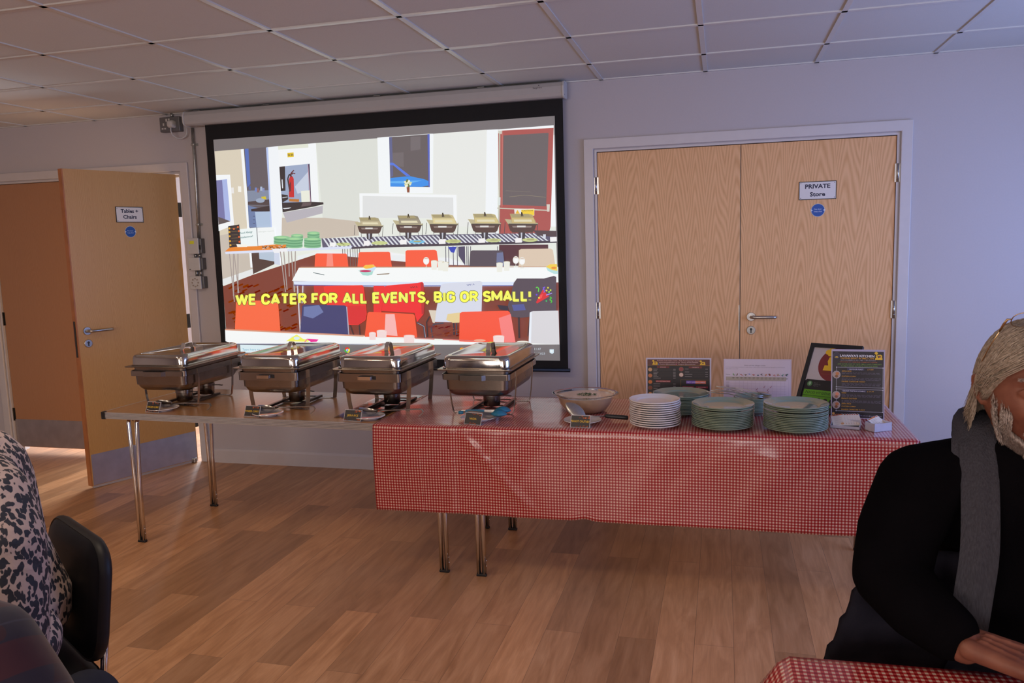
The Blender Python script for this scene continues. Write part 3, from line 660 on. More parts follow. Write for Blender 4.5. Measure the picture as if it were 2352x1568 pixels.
# buffet behind: cloth, legs, chafers
z9(); P_.poly([(1250, 270), (1740, 268), (1745, 480), (1250, 480)], (96, 66, 70)); P_.poly([(0, 395), (740, 400), (745, 480), (0, 395)], (244, 247, 250)); P_.poly([(160, 345), (330, 372), (330, 430), (170, 412)], (246, 248, 250)); P_.poly([(940, 470), (740, 400), (740, 470)], (244, 247, 250))
P_.fn = scr; P_.poly(q8((1290, 370)) + q9((640, 400), (720, 405), (740, 480)) + q8((1200, 400), (1000, 480), (1000, 430)), (240, 244, 246))
P_.poly(q8((1270, 232)) + q9((0, 190), (620, 168), (1825, 150), (1825, 240), (0, 290)) + q8((1612, 346), (1285, 352)), (104, 100, 122))
P_.L += 1; P_.hold = True
for k in range(52):
    t_ = k / 52; xt = 645 * 0 + 1; 
    pxa = 742 + t_ * 500; pxb = 742 + t_ * 520 + (1 - t_) * 6 + 8
    ya = 547 - t_ * 12; yb = 568 - t_ * 12
    P_.poly([(pxa, ya), (pxa + 4.2, ya - .1), (pxb + 4.6, yb - .1), (pxb, yb)], (226, 230, 236))
P_.hold = False; P_.poly(q8((1600, 335)) + q9((0, 275), (1825, 228), (1825, 250), (0, 300)) + q8((1600, 352)), (82, 76, 84))
z9()
for x in (715, 745, 790, 830, 905, 925, 940, 965, 1235): P_.line([(x, 285), (x + 4, 480)], 7, (96, 92, 108))
P_.poly([(840, 290), (905, 285), (905, 470), (845, 380)], (92, 88, 110)); P_.poly([(740, 292), (825, 290), (800, 350), (770, 345)], (70, 84, 190))
def chafer2d(cx, cy, s, gold):
    a = lambda x, y: (cx + x * s, cy + y * s)
    P_.line([a(-1.02, -.1), a(-1.08, .62)], .035 * s, (90, 88, 90)); P_.line([a(.95, -.1), a(.9, .78)], .035 * s, (90, 88, 90)); P_.line([a(-.62, .3), a(-.55, .78)], .03 * s, (110, 106, 104)); P_.line([a(.62, .3), a(.66, .7)], .03 * s, (110, 106, 104))
    P_.poly([a(-.22, .5), a(.2, .5), a(.16, .92), a(-.18, .92)], (80, 76, 80)); P_.poly([a(-.08, .52), a(.02, .52), a(0, .9), a(-.06, .9)], (200, 204, 215))
    P_.poly([a(-.86, -.02), a(.88, .02), a(.74, .42), a(.6, .52), a(-.55, .52), a(-.72, .40)], (98, 80, 74)); P_.poly([a(-.6, .12), a(.6, .12), a(.55, .22), a(-.55, .22)], (150, 134, 128))
    P_.poly([a(-.3, .10), a(.22, .10), a(.22, .2), a(-.3, .2)], (226, 224, 220))
    P_.poly([a(-1.05, -.30), a(-.78, -.28), a(.98, -.06), a(.9, .06), a(-.82, .04)], (196, 186, 150)); P_.poly([a(-.82, -.02), a(.93, 0), a(.9, .06), a(-.82, .04)], (90, 84, 78))
    P_.poly([a(-.74, -.62), a(.38, -.62), a(.62, -.56), a(.84, -.12), a(.80, -.04), a(-.62, -.06), a(-.66, -.34)], gold)
    P_.poly([a(-.62, -.36), a(.7, -.36), a(.80, -.06), a(-.6, -.08)], tuple(min(255, int(v * 1.12)) for v in gold)); P_.poly([a(-.5, -.27), a(.56, -.27), a(.62, -.13), a(-.48, -.13)], (232, 224, 190))
    P_.poly([a(-.72, -.61), a(.36, -.61), a(.56, -.42), a(-.58, -.42)], (176, 164, 124)); P_.line([a(-.04, -.46), a(-.02, -.72), a(.06, -.46)], .06 * s, (84, 76, 62))
z8(); chafer2d(1812, 95, 160, (176, 166, 136))
z9(); chafer2d(345, 70, 150, (150, 142, 124)); chafer2d(690, 66, 160, (206, 192, 146)); chafer2d(1110, 62, 165, (196, 182, 132)); chafer2d(1480, 62, 165, (190, 172, 120))
P_.poly([(1590, 125), (1825, 130), (1825, 190), (1640, 178)], (96, 82, 84)); P_.poly([(1690, 165), (1718, 165), (1716, 205), (1692, 205)], (220, 224, 235))
for x, y in ((292, 240), (680, 235), (1076, 225), (1443, 223), (1792, 212)): P_.poly([(x - 32, y - 18), (x + 34, y - 22), (x + 36, y + 24), (x - 30, y + 27)], (250, 248, 248))
for x, y, c in ((60, 252, (206, 216, 150)), (430, 240, (130, 200, 235)), (795, 235, (204, 210, 140)), (1195, 225, (204, 212, 150)), (1560, 221, (208, 216, 150))): P_.ell(x, y, 78, 19, c); P_.ell(x + 5, y - 3, 40, 7, (180, 178, 130))
z8(); P_.poly([(1365, 280), (1432, 276), (1434, 322), (1368, 326)], (250, 250, 250)); P_.poly([(1748, 262), (1815, 258), (1817, 310), (1750, 314)], (250, 248, 248)); P_.ell(1520, 297, 82, 18, (206, 216, 150)); P_.ell(1920, 285, 85, 19, (206, 216, 150)); P_.line([(1480, 280), (1530, 300)], 6, (90, 80, 50))
# left table of the slide
for x in (1510, 1535, 1565, 1595, 1625, 1650, 1675, 1700): P_.line([(x, 345), (x + 6, 545)], 7, (120, 110, 110))
P_.poly([(190, 378), (240, 335), (600, 300), (890, 290), (885, 372), (200, 392)], (238, 142, 62)); P_.poly([(190, 380), (880, 352), (1612, 318), (1612, 346), (195, 408)], (226, 232, 252)); P_.poly([(720, 350), (890, 340), (890, 375), (745, 405)], (246, 246, 250))
P_.poly([(740, 395), (800, 395), (810, 535), (745, 520)], (214, 222, 240))
for x0_, y0_, x1_, y1_ in ((240, 405, 295, 945), (285, 405, 285, 880), (292, 405, 345, 845), (335, 405, 335, 845), (812, 380, 870, 835), (850, 380, 888, 810), (935, 375, 968, 835), (980, 375, 975, 835), (905, 375, 912, 660)): P_.line([(x0_, y0_), (x1_, y1_)], 11, (176, 164, 160))
P_.poly([(225, 95), (350, 75), (370, 322), (240, 335)], (48, 44, 66))
for k, (x, y) in enumerate(((240, 120), (335, 105), (240, 160), (345, 150), (243, 208), (348, 215), (246, 262), (352, 270), (252, 308), (290, 125))): P_.ell(x, y, 11, 11, [(236, 176, 60), (232, 110, 52)][k % 2], 12)
for y in (115, 150, 190, 225, 260, 295): P_.line([(262, y + 4), (332, y)], 3.5, (150, 130, 90))
P_.poly([(357, 128), (546, 110), (560, 318), (372, 325)], (244, 252, 252)); P_.poly([(552, 112), (745, 104), (760, 300), (562, 315)], (248, 252, 252)); P_.line([(546, 110), (560, 318)], 5, (80, 80, 90))
P_.text('Food Allergy', 360, 182, 500, 166, 20, (96, 140, 140), .02); P_.text('Intolerance?', 362, 232, 505, 214, 20, (96, 140, 140), .02); P_.text('Allergen matrix', 565, 165, 740, 152, 12, (190, 200, 190))
P_.poly([(318, 295), (430, 300), (440, 328), (330, 330)], (252, 250, 240))
P_.L += 1; P_.hold = True
for k in range(60): x = 600 + rg.random() * 285; y = 318 + rg.random() * 34 - (x - 600) * .03; P_.line([(x, y), (x + 18, y - 7 + rg.random() * 14)], 5, rg.choice([(50, 44, 44), (220, 216, 214), (96, 84, 80)]))
P_.hold = False
def stack2d(cx, yt, rx, h):
    n = max(3, int(h / 14))
    for k in range(n, -1, -1): P_.ell(cx, yt + 18 + k * h / n, rx, 17, (112, 168, 128) if k % 2 else (140, 196, 152))
    P_.ell(cx, yt + 16, rx, 17, (150, 206, 158)); P_.ell(cx, yt + 18, rx * .66, 9, (176, 224, 168))
for a in ((826, 203, 90, 66), (1002, 182, 68, 60), (1185, 155, 70, 70), (970, 218, 96, 88), (1175, 222, 98, 84)): stack2d(*a)
# rear chairs and the long white table
OR, ORD = (255, 104, 76), (240, 66, 44)
P_.poly([(1205, 412), (1222, 400), (1548, 402), (1562, 412), (1578, 548), (1198, 548)], OR); P_.poly([(1692, 400), (1708, 386), (2030, 382), (2046, 392), (2060, 548), (1680, 548)], OR)
P_.poly([(1340, 405), (1400, 405), (1410, 545), (1330, 545)], (255, 150, 134))
z9(); P_.poly([(0, 340), (150, 340), (162, 352), (182, 488), (0, 488)], OR); P_.poly([(318, 335), (335, 324), (610, 320), (630, 332), (652, 488), (318, 488)], OR); P_.poly([(965, 335), (985, 326), (1280, 326), (1296, 340), (1312, 486), (955, 486)], (98, 90, 98))
P_.poly([(1230, 350), (1290, 345), (1308, 486), (1225, 486)], (120, 126, 160)); P_.poly([(1450, 325), (1470, 312), (1770, 308), (1790, 322), (1815, 488), (1448, 488)], (226, 206, 184))
P_.fn = scr; P_.poly(q8((1022, 560)) + q9((1842, 488), (1845, 645), (0, 652)) + q8((944, 708)), (252, 255, 255)); P_.poly(q8((1050, 552), (2058, 548)) + q9((1842, 486), (1842, 492)) + q8((1022, 562)), (196, 150, 120))
P_.poly(q8((962, 712)) + q9((0, 640), (1420, 640), (1400, 682), (0, 690)) + q8((970, 750)), (226, 236, 255)); P_.poly(q8((962, 752)) + q9((0, 676), (1400, 674), (1400, 682), (0, 686)) + q8((962, 760)), (96, 100, 170))
z8(); P_.line([(1182, 616), (1308, 642)], 7, (56, 96, 100)); P_.poly([(1690, 590), (1862, 590), (1845, 640), (1800, 650), (1740, 645)], (178, 226, 216)); P_.ell(1775, 594, 86, 16, (214, 240, 236)); P_.ell(1770, 598, 66, 12, (206, 60, 110)); P_.poly([(1745, 560), (1770, 530), (1860, 526), (1890, 560), (1870, 590), (1850, 600)], (206, 232, 255)); P_.poly([(1740, 558), (1765, 532), (1850, 524), (1885, 548), (1830, 566), (1775, 574)], (255, 200, 84)); P_.poly([(1895, 632), (2045, 622), (2030, 634), (1900, 642)], (150, 130, 110))
z9()
for x, y, h in ((525, 400, 110), (1420, 392, 110), (1482, 402, 105)): P_.ell(x, y + 30, 30, 38, (246, 246, 240)); P_.ell(x, y + 38, 22, 26, (255, 255, 255)); P_.line([(x, y + 60), (x, y + 96)], 5, (225, 225, 215)); P_.ell(x, y + 98, 22, 5, (235, 236, 228)); P_.ell(x, y + 6, 20, 6, (224, 206, 190))
for x, y in ((605, 430), (670, 436), (718, 446), (1258, 452), (1330, 440)): P_.poly([(x - 32, y), (x + 32, y), (x + 26, y + 90), (x - 26, y + 90)], (244, 244, 234)); P_.ell(x, y, 32, 7, (214, 206, 176)); P_.ell(x, y + 2, 24, 5, (250, 248, 240))
P_.poly([(1720, 490), (1835, 490), (1840, 560), (1800, 560), (1740, 530)], (190, 230, 230)); P_.poly([(1720, 490), (1760, 464), (1830, 462), (1836, 530), (1780, 520)], (250, 216, 90)); P_.ell(1800, 500, 26, 12, (240, 150, 60), 12)
# chairs between the two tables
z8()
for (a, c_) in (((1008, 762, 1042, 1280), 0), ((1070, 762, 1062, 960), 0)): P_.line([(a[0], a[1]), (a[2], a[3])], 20, (214, 206, 216)); P_.line([(a[0] + 6, a[1]), (a[2] + 6, a[3])], 5, (130, 110, 110))
P_.poly([(1190, 762), (1310, 762), (1330, 960), (1200, 900)], (210, 70, 48)); P_.poly([(1300, 775), (1325, 764), (1735, 756), (1752, 775), (1786, 1080), (1770, 1150), (1690, 1204), (1560, 1200), (1340, 1000)], (244, 72, 46)); P_.poly([(1340, 990), (1770, 985), (1780, 1130), (1690, 1204), (1580, 1190)], (226, 58, 38))
for x0_, x1_ in ((1600, 1640), (1700, 1712)): P_.line([(x0_, 1204), (x1_, 1320)], 14, (76, 60, 62))
z9(); P_.poly([(0, 680), (110, 680), (75, 960), (0, 950)], (244, 66, 44)); P_.poly([(108, 690), (135, 676), (440, 650), (485, 640), (500, 655), (508, 850), (500, 960), (435, 1040), (410, 950), (80, 930)], (246, 60, 42)); P_.poly([(470, 645), (500, 655), (508, 850), (500, 960), (480, 960)], (196, 50, 40))
P_.text('W.I.', 365, 705, 445, 695, 16, (120, 40, 50), .02)
P_.line([(430, 1045), (500, 1080), (515, 1195)], 15, (84, 84, 96)); P_.line([(440, 1050), (505, 1085), (520, 1195)], 4, (180, 184, 200)); P_.line([(560, 985), (530, 1040), (540, 1190)], 13, (70, 62, 68)); P_.line([(700, 1050), (600, 1062), (575, 1100), (590, 1195)], 14, (84, 84, 96)); P_.line([(800, 1050), (805, 1170)], 16, (70, 66, 74)); P_.line([(828, 1050), (832, 1170)], 14, (84, 80, 92))
P_.poly([(550, 920), (640, 925), (610, 1050), (590, 1045)], (226, 214, 196)); P_.poly([(672, 672), (700, 656), (1060, 630), (1086, 640), (1078, 940), (1070, 1010), (860, 1045), (740, 1042), (612, 1040), (630, 900)], (222, 226, 240)); P_.poly([(740, 960), (865, 945), (870, 1045), (790, 1048), (725, 1020)], (236, 214, 160)); P_.text('W.I.', 930, 680, 1010, 668, 14, (110, 116, 170), .02)
P_.poly([(1400, 650), (1432, 606), (1700, 606), (1800, 580), (1824, 590), (1825, 930), (1700, 1000), (1600, 985), (1450, 1000), (1375, 985), (1340, 880)], (98, 88, 96)); P_.poly([(1235, 870), (1340, 880), (1350, 930), (1260, 915)], (60, 56, 74)); P_.poly([(1380, 870), (1500, 860), (1520, 920), (1400, 930)], (96, 102, 160)); P_.line([(1450, 990), (1455, 1200)], 18, (70, 62, 64)); P_.line([(1700, 1000), (1560, 990), (1540, 1180)], 9, (82, 72, 76))
P_.L += 1; P_.hold = True
for k in range(26): x = 520 + rg.random() * 340; y = 1070 + rg.random() * 110; P_.poly([(x, y), (x + 50, y - 14), (x + 56, y - 6), (x + 6, y + 8)], rg.choice([(142, 80, 50), (118, 62, 40)]))
P_.hold = False
# front chairs
z8(); P_.poly([(318, 950), (345, 930), (770, 928), (790, 945), (816, 1272), (306, 1256)], (255, 116, 82)); P_.poly([(1062, 990), (1085, 974), (1540, 984), (1562, 1000), (1588, 1312), (1038, 1288)], (78, 80, 122)); P_.poly([(1080, 1000), (1250, 980), (1300, 1060), (1180, 1130), (1075, 1100)], (118, 130, 178)); P_.poly([(1555, 1000), (1566, 1000), (1590, 1310), (1578, 1310)], (180, 180, 200))
P_.fn = scr; P_.poly(q8((1795, 1070), (1815, 1055)) + q9((395, 960), (412, 975), (437, 1195)) + q8((1762, 1335)), (255, 102, 74)); P_.poly(q9((120, 960), (210, 960), (240, 1180), (110, 1170)), (255, 190, 186))
z9(); P_.poly([(860, 955), (885, 938), (1340, 928), (1362, 945), (1418, 1245), (855, 1235)], (255, 100, 76)); P_.poly([(1250, 1000), (1370, 960), (1418, 1245), (1290, 1240)], (255, 140, 136)); P_.poly([(1560, 945), (1590, 932), (1846, 926), (1856, 1264), (1548, 1250)], (224, 222, 226)); P_.poly([(1560, 945), (1580, 934), (1572, 1250), (1548, 1250)], (240, 246, 255))
# near table
P_.fn = scr; P_.poly(q8((195, 1262), (1752, 1340)) + q9((150, 1200), (1000, 1240), (1855, 1262)) + q9((1855, 1264), (0, 1268)) + q8((280, 1412), (200, 1385)), (252, 255, 255))
P_.poly(q8((195, 1246), (1752, 1318), (1752, 1334), (195, 1262)), (222, 160, 134)); P_.poly(q9((415, 1200), (608, 1208), (608, 1216), (415, 1208)), (220, 120, 116)); P_.poly(q9((690, 1208), (1010, 1222), (1010, 1232), (690, 1216)), (222, 128, 124))
z9()
for x, y, r_ in ((82, 1128, 50), (-10, 1150, 34), (356, 1178, 54), (1250, 1182, 56)): P_.poly([(x - r_, y), (x + r_, y), (x + r_ * .92, y + 68), (x - r_ * .92, y + 68)], (250, 226, 224)); P_.ell(x, y, r_, 11, (248, 206, 200)); P_.ell(x, y + 2, r_ * .8, 7, (252, 236, 232))
P_.ell(1060, 1224, 60, 12, (248, 176, 150)); P_.ell(1490, 1240, 62, 13, (238, 234, 222))
z8(); P_.ell(990, 1350, 60, 28, (225, 246, 250)); P_.poly([(880, 1385), (930, 1352), (1000, 1310), (1080, 1365), (1150, 1360), (1130, 1392)], (250, 250, 110)); P_.ell(1000, 1352, 34, 18, (224, 246, 250)); P_.poly([(1115, 1358), (1245, 1366), (1225, 1390), (1160, 1394), (1130, 1372)], (244, 60, 160)); P_.line([(1120, 1360), (1090, 1395)], 10, (250, 120, 170))
# slogan
def slogan(bold, col):
    P_.fn = scr
    P_.strokes('WE CATER FOR ALL EVENTS, BIG OR SMALL!', 546.5, 700.2, 1218.2, 691.4, 25.4, bold, col)
slogan(8.2, (110, 108, 40)); slogan(6.1, (250, 250, 112))
z9(); P_.poly([(1690, 716), (1752, 784), (1632, 856), (1622, 842)], (226, 52, 62)); P_.poly([(1660, 775), (1690, 760), (1680, 800), (1650, 815)], (250, 92, 88)); P_.line([(1645, 740), (1650, 705), (1632, 690), (1622, 702)], 9, (110, 226, 90)); P_.line([(1690, 700), (1712, 690), (1690, 718), (1716, 722), (1700, 745)], 8, (140, 110, 240)); P_.line([(1722, 772), (1752, 762), (1782, 752)], 9, (170, 150, 250)); P_.line([(1760, 788), (1778, 800), (1758, 818), (1782, 830), (1770, 850)], 9, (90, 214, 74))
for x, y, c in ((1742, 698, (226, 222, 70)), (1768, 722, (200, 226, 80)), (1728, 726, (240, 210, 70)), (1752, 740, (140, 226, 90)), (1628, 768, (120, 90, 220)), (1726, 830, (70, 190, 110)), (1652, 798, (250, 226, 60))): P_.ell(x, y, 9, 9, c, 12)
# task bar
z8(); P_.poly([(365, 1424), (905, 1436), (905, 1520), (372, 1512)], (226, 244, 250)); P_.text('Type here to search', 388, 1488, 700, 1490, 22, (100, 176, 204), .0); P_.poly([(205, 1400), (285, 1412), (2058, 1416), (2058, 1422), (285, 1420)], (80, 90, 130))
P_.ell(1568, 1485, 32, 32, (80, 190, 80)); P_.poly([(1540, 1470), (1552, 1455), (1575, 1451), (1597, 1468), (1568, 1472), (1555, 1492)], (234, 70, 60)); P_.poly([(1597, 1468), (1600, 1492), (1584, 1514), (1568, 1517), (1582, 1490), (1578, 1474)], (250, 220, 80)); P_.ell(1568, 1485, 14, 14, (240, 246, 255)); P_.ell(1568, 1485, 10, 10, (90, 150, 240)); P_.poly([(1440, 1455), (1482, 1455), (1482, 1512), (1445, 1512)], (110, 176, 240)); P_.poly([(1446, 1462), (1472, 1462), (1472, 1478), (1446, 1478)], (180, 220, 250))
z9(); P_.ell(884, 1310, 22, 16, (250, 170, 60)); P_.poly([(888, 1300), (908, 1302), (905, 1318), (885, 1312)], (235, 80, 90)); P_.text('11:47', 1606, 1318, 1672, 1318, 20, (212, 222, 230), .0); P_.text('25/11/2023', 1560, 1366, 1712, 1364, 20, (206, 218, 228), .0)
P_.poly([(1758, 1312), (1800, 1312), (1800, 1346), (1784, 1358), (1758, 1344)], (222, 240, 250)); P_.ell(1778, 1330, 12, 12, (240, 250, 255))
P_.build('projected_slide', M['proj'], lambda q, o_: (q[0], -.0772 - o_, q[1]), S, step=.00003); print('slide layers', P_.L)
# the slide polygons cross each other only in paint order
# ================================================================ buffet tables
TZ = .70
def folding_table(label, x0, y0, x1, y1, depth, top_mat, xlegs):
    """front edge from (x0,y0) to (x1,y1)"""
    L = math.hypot(x1 - x0, y1 - y0); rz = math.atan2(y1 - y0, x1 - x0)
    t = thing('folding_table', label, 'table', (x0, y0, 0), rz)
    b = MB(); b.box(.012, L - .012, .012, depth - .012, TZ - .026, TZ); b.build('tabletop', top_mat, t)
    # fluted aluminium edge: four ribs
    e = MB(); prof = []
    zt, zb = TZ, TZ - .034
    n = 5
    for k in range(n):
        z = zt - k * (zt - zb) / n; dz = (zt - zb) / n
        prof += [(0, z), (0, z - dz * .5), (.0045, z - dz * .62), (.0045, z - dz * .92)]
    for (ax, a, b_, c_, sg) in ((0, .03, L - .03, 0, 1), (0, .03, L - .03, depth, -1)):
        pts = [(c_ + sg * p[0], p[1]) for p in prof] + [(c_ + sg * .012, zb), (c_ + sg * .012, zt)]
        e.prism(pts, 0, a, b_)
    for (c_, sg) in ((0, 1), (L, -1)):
        pts = [(c_ + sg * p[0], p[1]) for p in prof] + [(c_ + sg * .012, zb), (c_ + sg * .012, zt)]
        e.prism(pts, 1, .03, depth - .03)
    e.build('edge_trim', M['alu'], t)
    for cx in (0, L):
        for cy in (0, depth):
            sx = 1 if cx == 0 else -1; sy = 1 if cy == 0 else -1
            c = MB(); c.rings([[(cx + sx * px, cy + sy * py, z) for px, py in ((-.001, .012), (.003, .003), (.012, -.001), (.031, -.001), (.031, .014), (.014, .031), (-.001, .031))] for z in (zb - .001, zt + .001)], smooth=False); c.build('corner_cap', M['black'], t)
    for lx in xlegs:
        s = 1 if lx < L / 2 else -1
        for ly, sy in ((.05, 1), (depth - .055, -1)):
            g = MB()
            g.tube([(lx - .013, ly, .012), (lx - .013, ly, .3), (lx - .022, ly, TZ - .06), (lx - .024, ly + sy * .012, TZ - .034)], .0108, 12)
            g.tube([(lx + .013, ly, .012), (lx + .014, ly, .3), (lx + s * .024 + .006, ly, TZ - .06), (lx + s * .026 + .006, ly + sy * .012, TZ - .034)], .0108, 12)
            o = g.build('leg', M['chrome'], t)
            f = MB(); f.box(lx - .0235, lx + .0235, ly - .010, ly + .010, 0, .012, bev=.003); f.build('rubber_foot', M['black'], o)
            r_ = MB()
            for z in (.05, .075): r_.tube([(lx + .024, ly - .004, z), (lx + .0275, ly - .004, z)], .003, 8)
            r_.build('rivets', M['chrome'], o)
        c = MB(); c.tube([(lx, .06, TZ - .045), (lx, depth - .06, TZ - .045)], .010, 10); c.build('cross_bar', M['chrome'], t)
    return t
folding_table('brown topped folding table with ribbed aluminium edge under the chafing dishes', -3.005, -1.512, -1.052, -1.592, .69, M['laminate'], (.152, 1.86))
folding_table('folding table hidden under the red gingham cloth, its steel legs showing', -1.046, -1.600, .822, -1.575, .70, M['laminate'], (.085, 1.785))

# red gingham cloth: grid with waves, hanging in front, at the right end and slightly behind
CX0, CX1 = -1.437, .832
def cloth_front_y(x): return -1.606 + (x + 1.43) * .009 if x > -1.05 else -1.606
def main_cloth():
    nx = 150; cols = [CX0 + (CX1 - CX0) * i / nx for i in range(nx + 1)]
    # rows: path distance s; back hang, top, front hang
    rows = [('b', -.07), ('b', -.035)] + [('t', k / 22) for k in range(23)] + [('f', k * .0125) for k in range(1, 32)]
    V = []; UV = []; F = []
    for kind, a in rows:
        for x in cols:
            yb = -.885; yf = cloth_front_y(x)
            if kind == 'b': y, z, v = yb + .006, TZ + .003 + a, 1 + .72 - a
            elif kind == 't':
                y = yb + (yf - yb) * a; z = TZ + .0035; v = 1 + .72 * (1 - a)
                z += .0022 * (mnoise.noise(Vector((x * 7, y * 9, 3))) + 1) * (1 if .03 < a < .97 else 0)
                # fold creases across the cloth
                for fxx in (-1.0, -.56, -.05, .36): z += .003 * math.exp(-((x - fxx) / .012) ** 2)
                z += .003 * math.exp(-((y + 1.23) / .01) ** 2)
            else:
                n = mnoise.noise(Vector((x * 3.1, a * 3.0, 1.7))); n2 = mnoise.noise(Vector((x * 8 + a * 7, a * 5, 9)))
                g = min(1, a / .08)
                y = yf - .004 - g * (.008 + .010 * n + .004 * n2 + .012 * a)
                # the diagonal crease and the crest beside it
                dd = (x + .98) - (a - .06) * .95; y -= g * .006 * math.exp(-(dd / .022) ** 2) * (1 if a < .30 else max(0, 1 - (a - .30) / .06))
                d2 = (a - .155 + .02 * math.sin((x + 1.1) * 9)); y -= g * .005 * math.exp(-(d2 / .006) ** 2) * math.exp(-((x + 1.0) / .25) ** 2)
                z = TZ - a * 1.0; v = 1 - a
                if a > .36: z += .010 * math.exp(-((x + .47) / .035) ** 2) + .003 * n2
            V.append((x + (.0 if kind != 'f' else .02 * a * (1 if x < -1.2 else 0)), y, z)); UV.append((x, v))
    W = nx + 1
    for j in range(len(rows) - 1):
        for i in range(nx): F.append((j * W + i, j * W + i + 1, (j + 1) * W + i + 1, (j + 1) * W + i))
    # right end drape
    ny = 34; base_i = len(V); rr = 26
    for j in range(rr + 1):
        a = j * .36 / rr
        for i in range(ny + 1):
            y = cloth_front_y(CX1) + (-.885 - cloth_front_y(CX1)) * i / ny
            g = min(1, a / .08); n = mnoise.noise(Vector((y * 5, a * 4, 22)))
            V.append((CX1 + .002 + g * (.010 + .012 * n + .02 * a) , y - (.004 + .02 * a if i == 0 else 0), TZ + .003 - a)); UV.append((CX1 + a, 1 + .72 * i / ny))
    for j in range(rr):
        for i in range(ny): F.append((base_i + j * (ny + 1) + i, base_i + j * (ny + 1) + i + 1, base_i + (j + 1) * (ny + 1) + i + 1, base_i + (j + 1) * (ny + 1) + i))
    return V, UV, F
def cloth_obj(name, V, UV, F, mat, label, cat):
    me = bpy.data.meshes.new(name); me.from_pydata(V, [], F); me.polygons.foreach_set('use_smooth', [True] * len(F))
    uv = me.uv_layers.new(name='UVMap')
    for l in me.loops: uv.data[l.index].uv = UV[l.vertex_index]
    me.materials.append(mat); o = bpy.data.objects.new(name, me); COL.objects.link(o)
    s = o.modifiers.new('thick', 'SOLIDIFY'); s.thickness = .0012; s.offset = 0
    return tag(o, label, cat)
cloth_obj('tablecloth', *main_cloth(), M['gingham'], 'red and white gingham cloth covering the right half of the buffet', 'tablecloth')
# spread of clear film between the brown table and the cloth
b = MB(); rg = random.Random(11)
def film(x0, x1, y0, y1, z, n=26):
    top = []; bot = []
    for k in range(n + 1):
        x = x0 + (x1 - x0) * k / n
        top.append((x, y1 + .012 * rg.uniform(-1, 1), z)); bot.append((x, y0 + .03 * rg.uniform(-1, 1) , z))
    V = top + bot; F = [(k, k + 1, n + 2 + k, n + 1 + k) for k in range(n)]
    b.add(V, F)
film(-1.70, -1.46, -1.48, -.90, TZ + .0022)
fo = b.build('cling_film', film_mat()); tag(fo, 'torn sheet of clear cling film on the brown table beside the cloth', 'cling film')

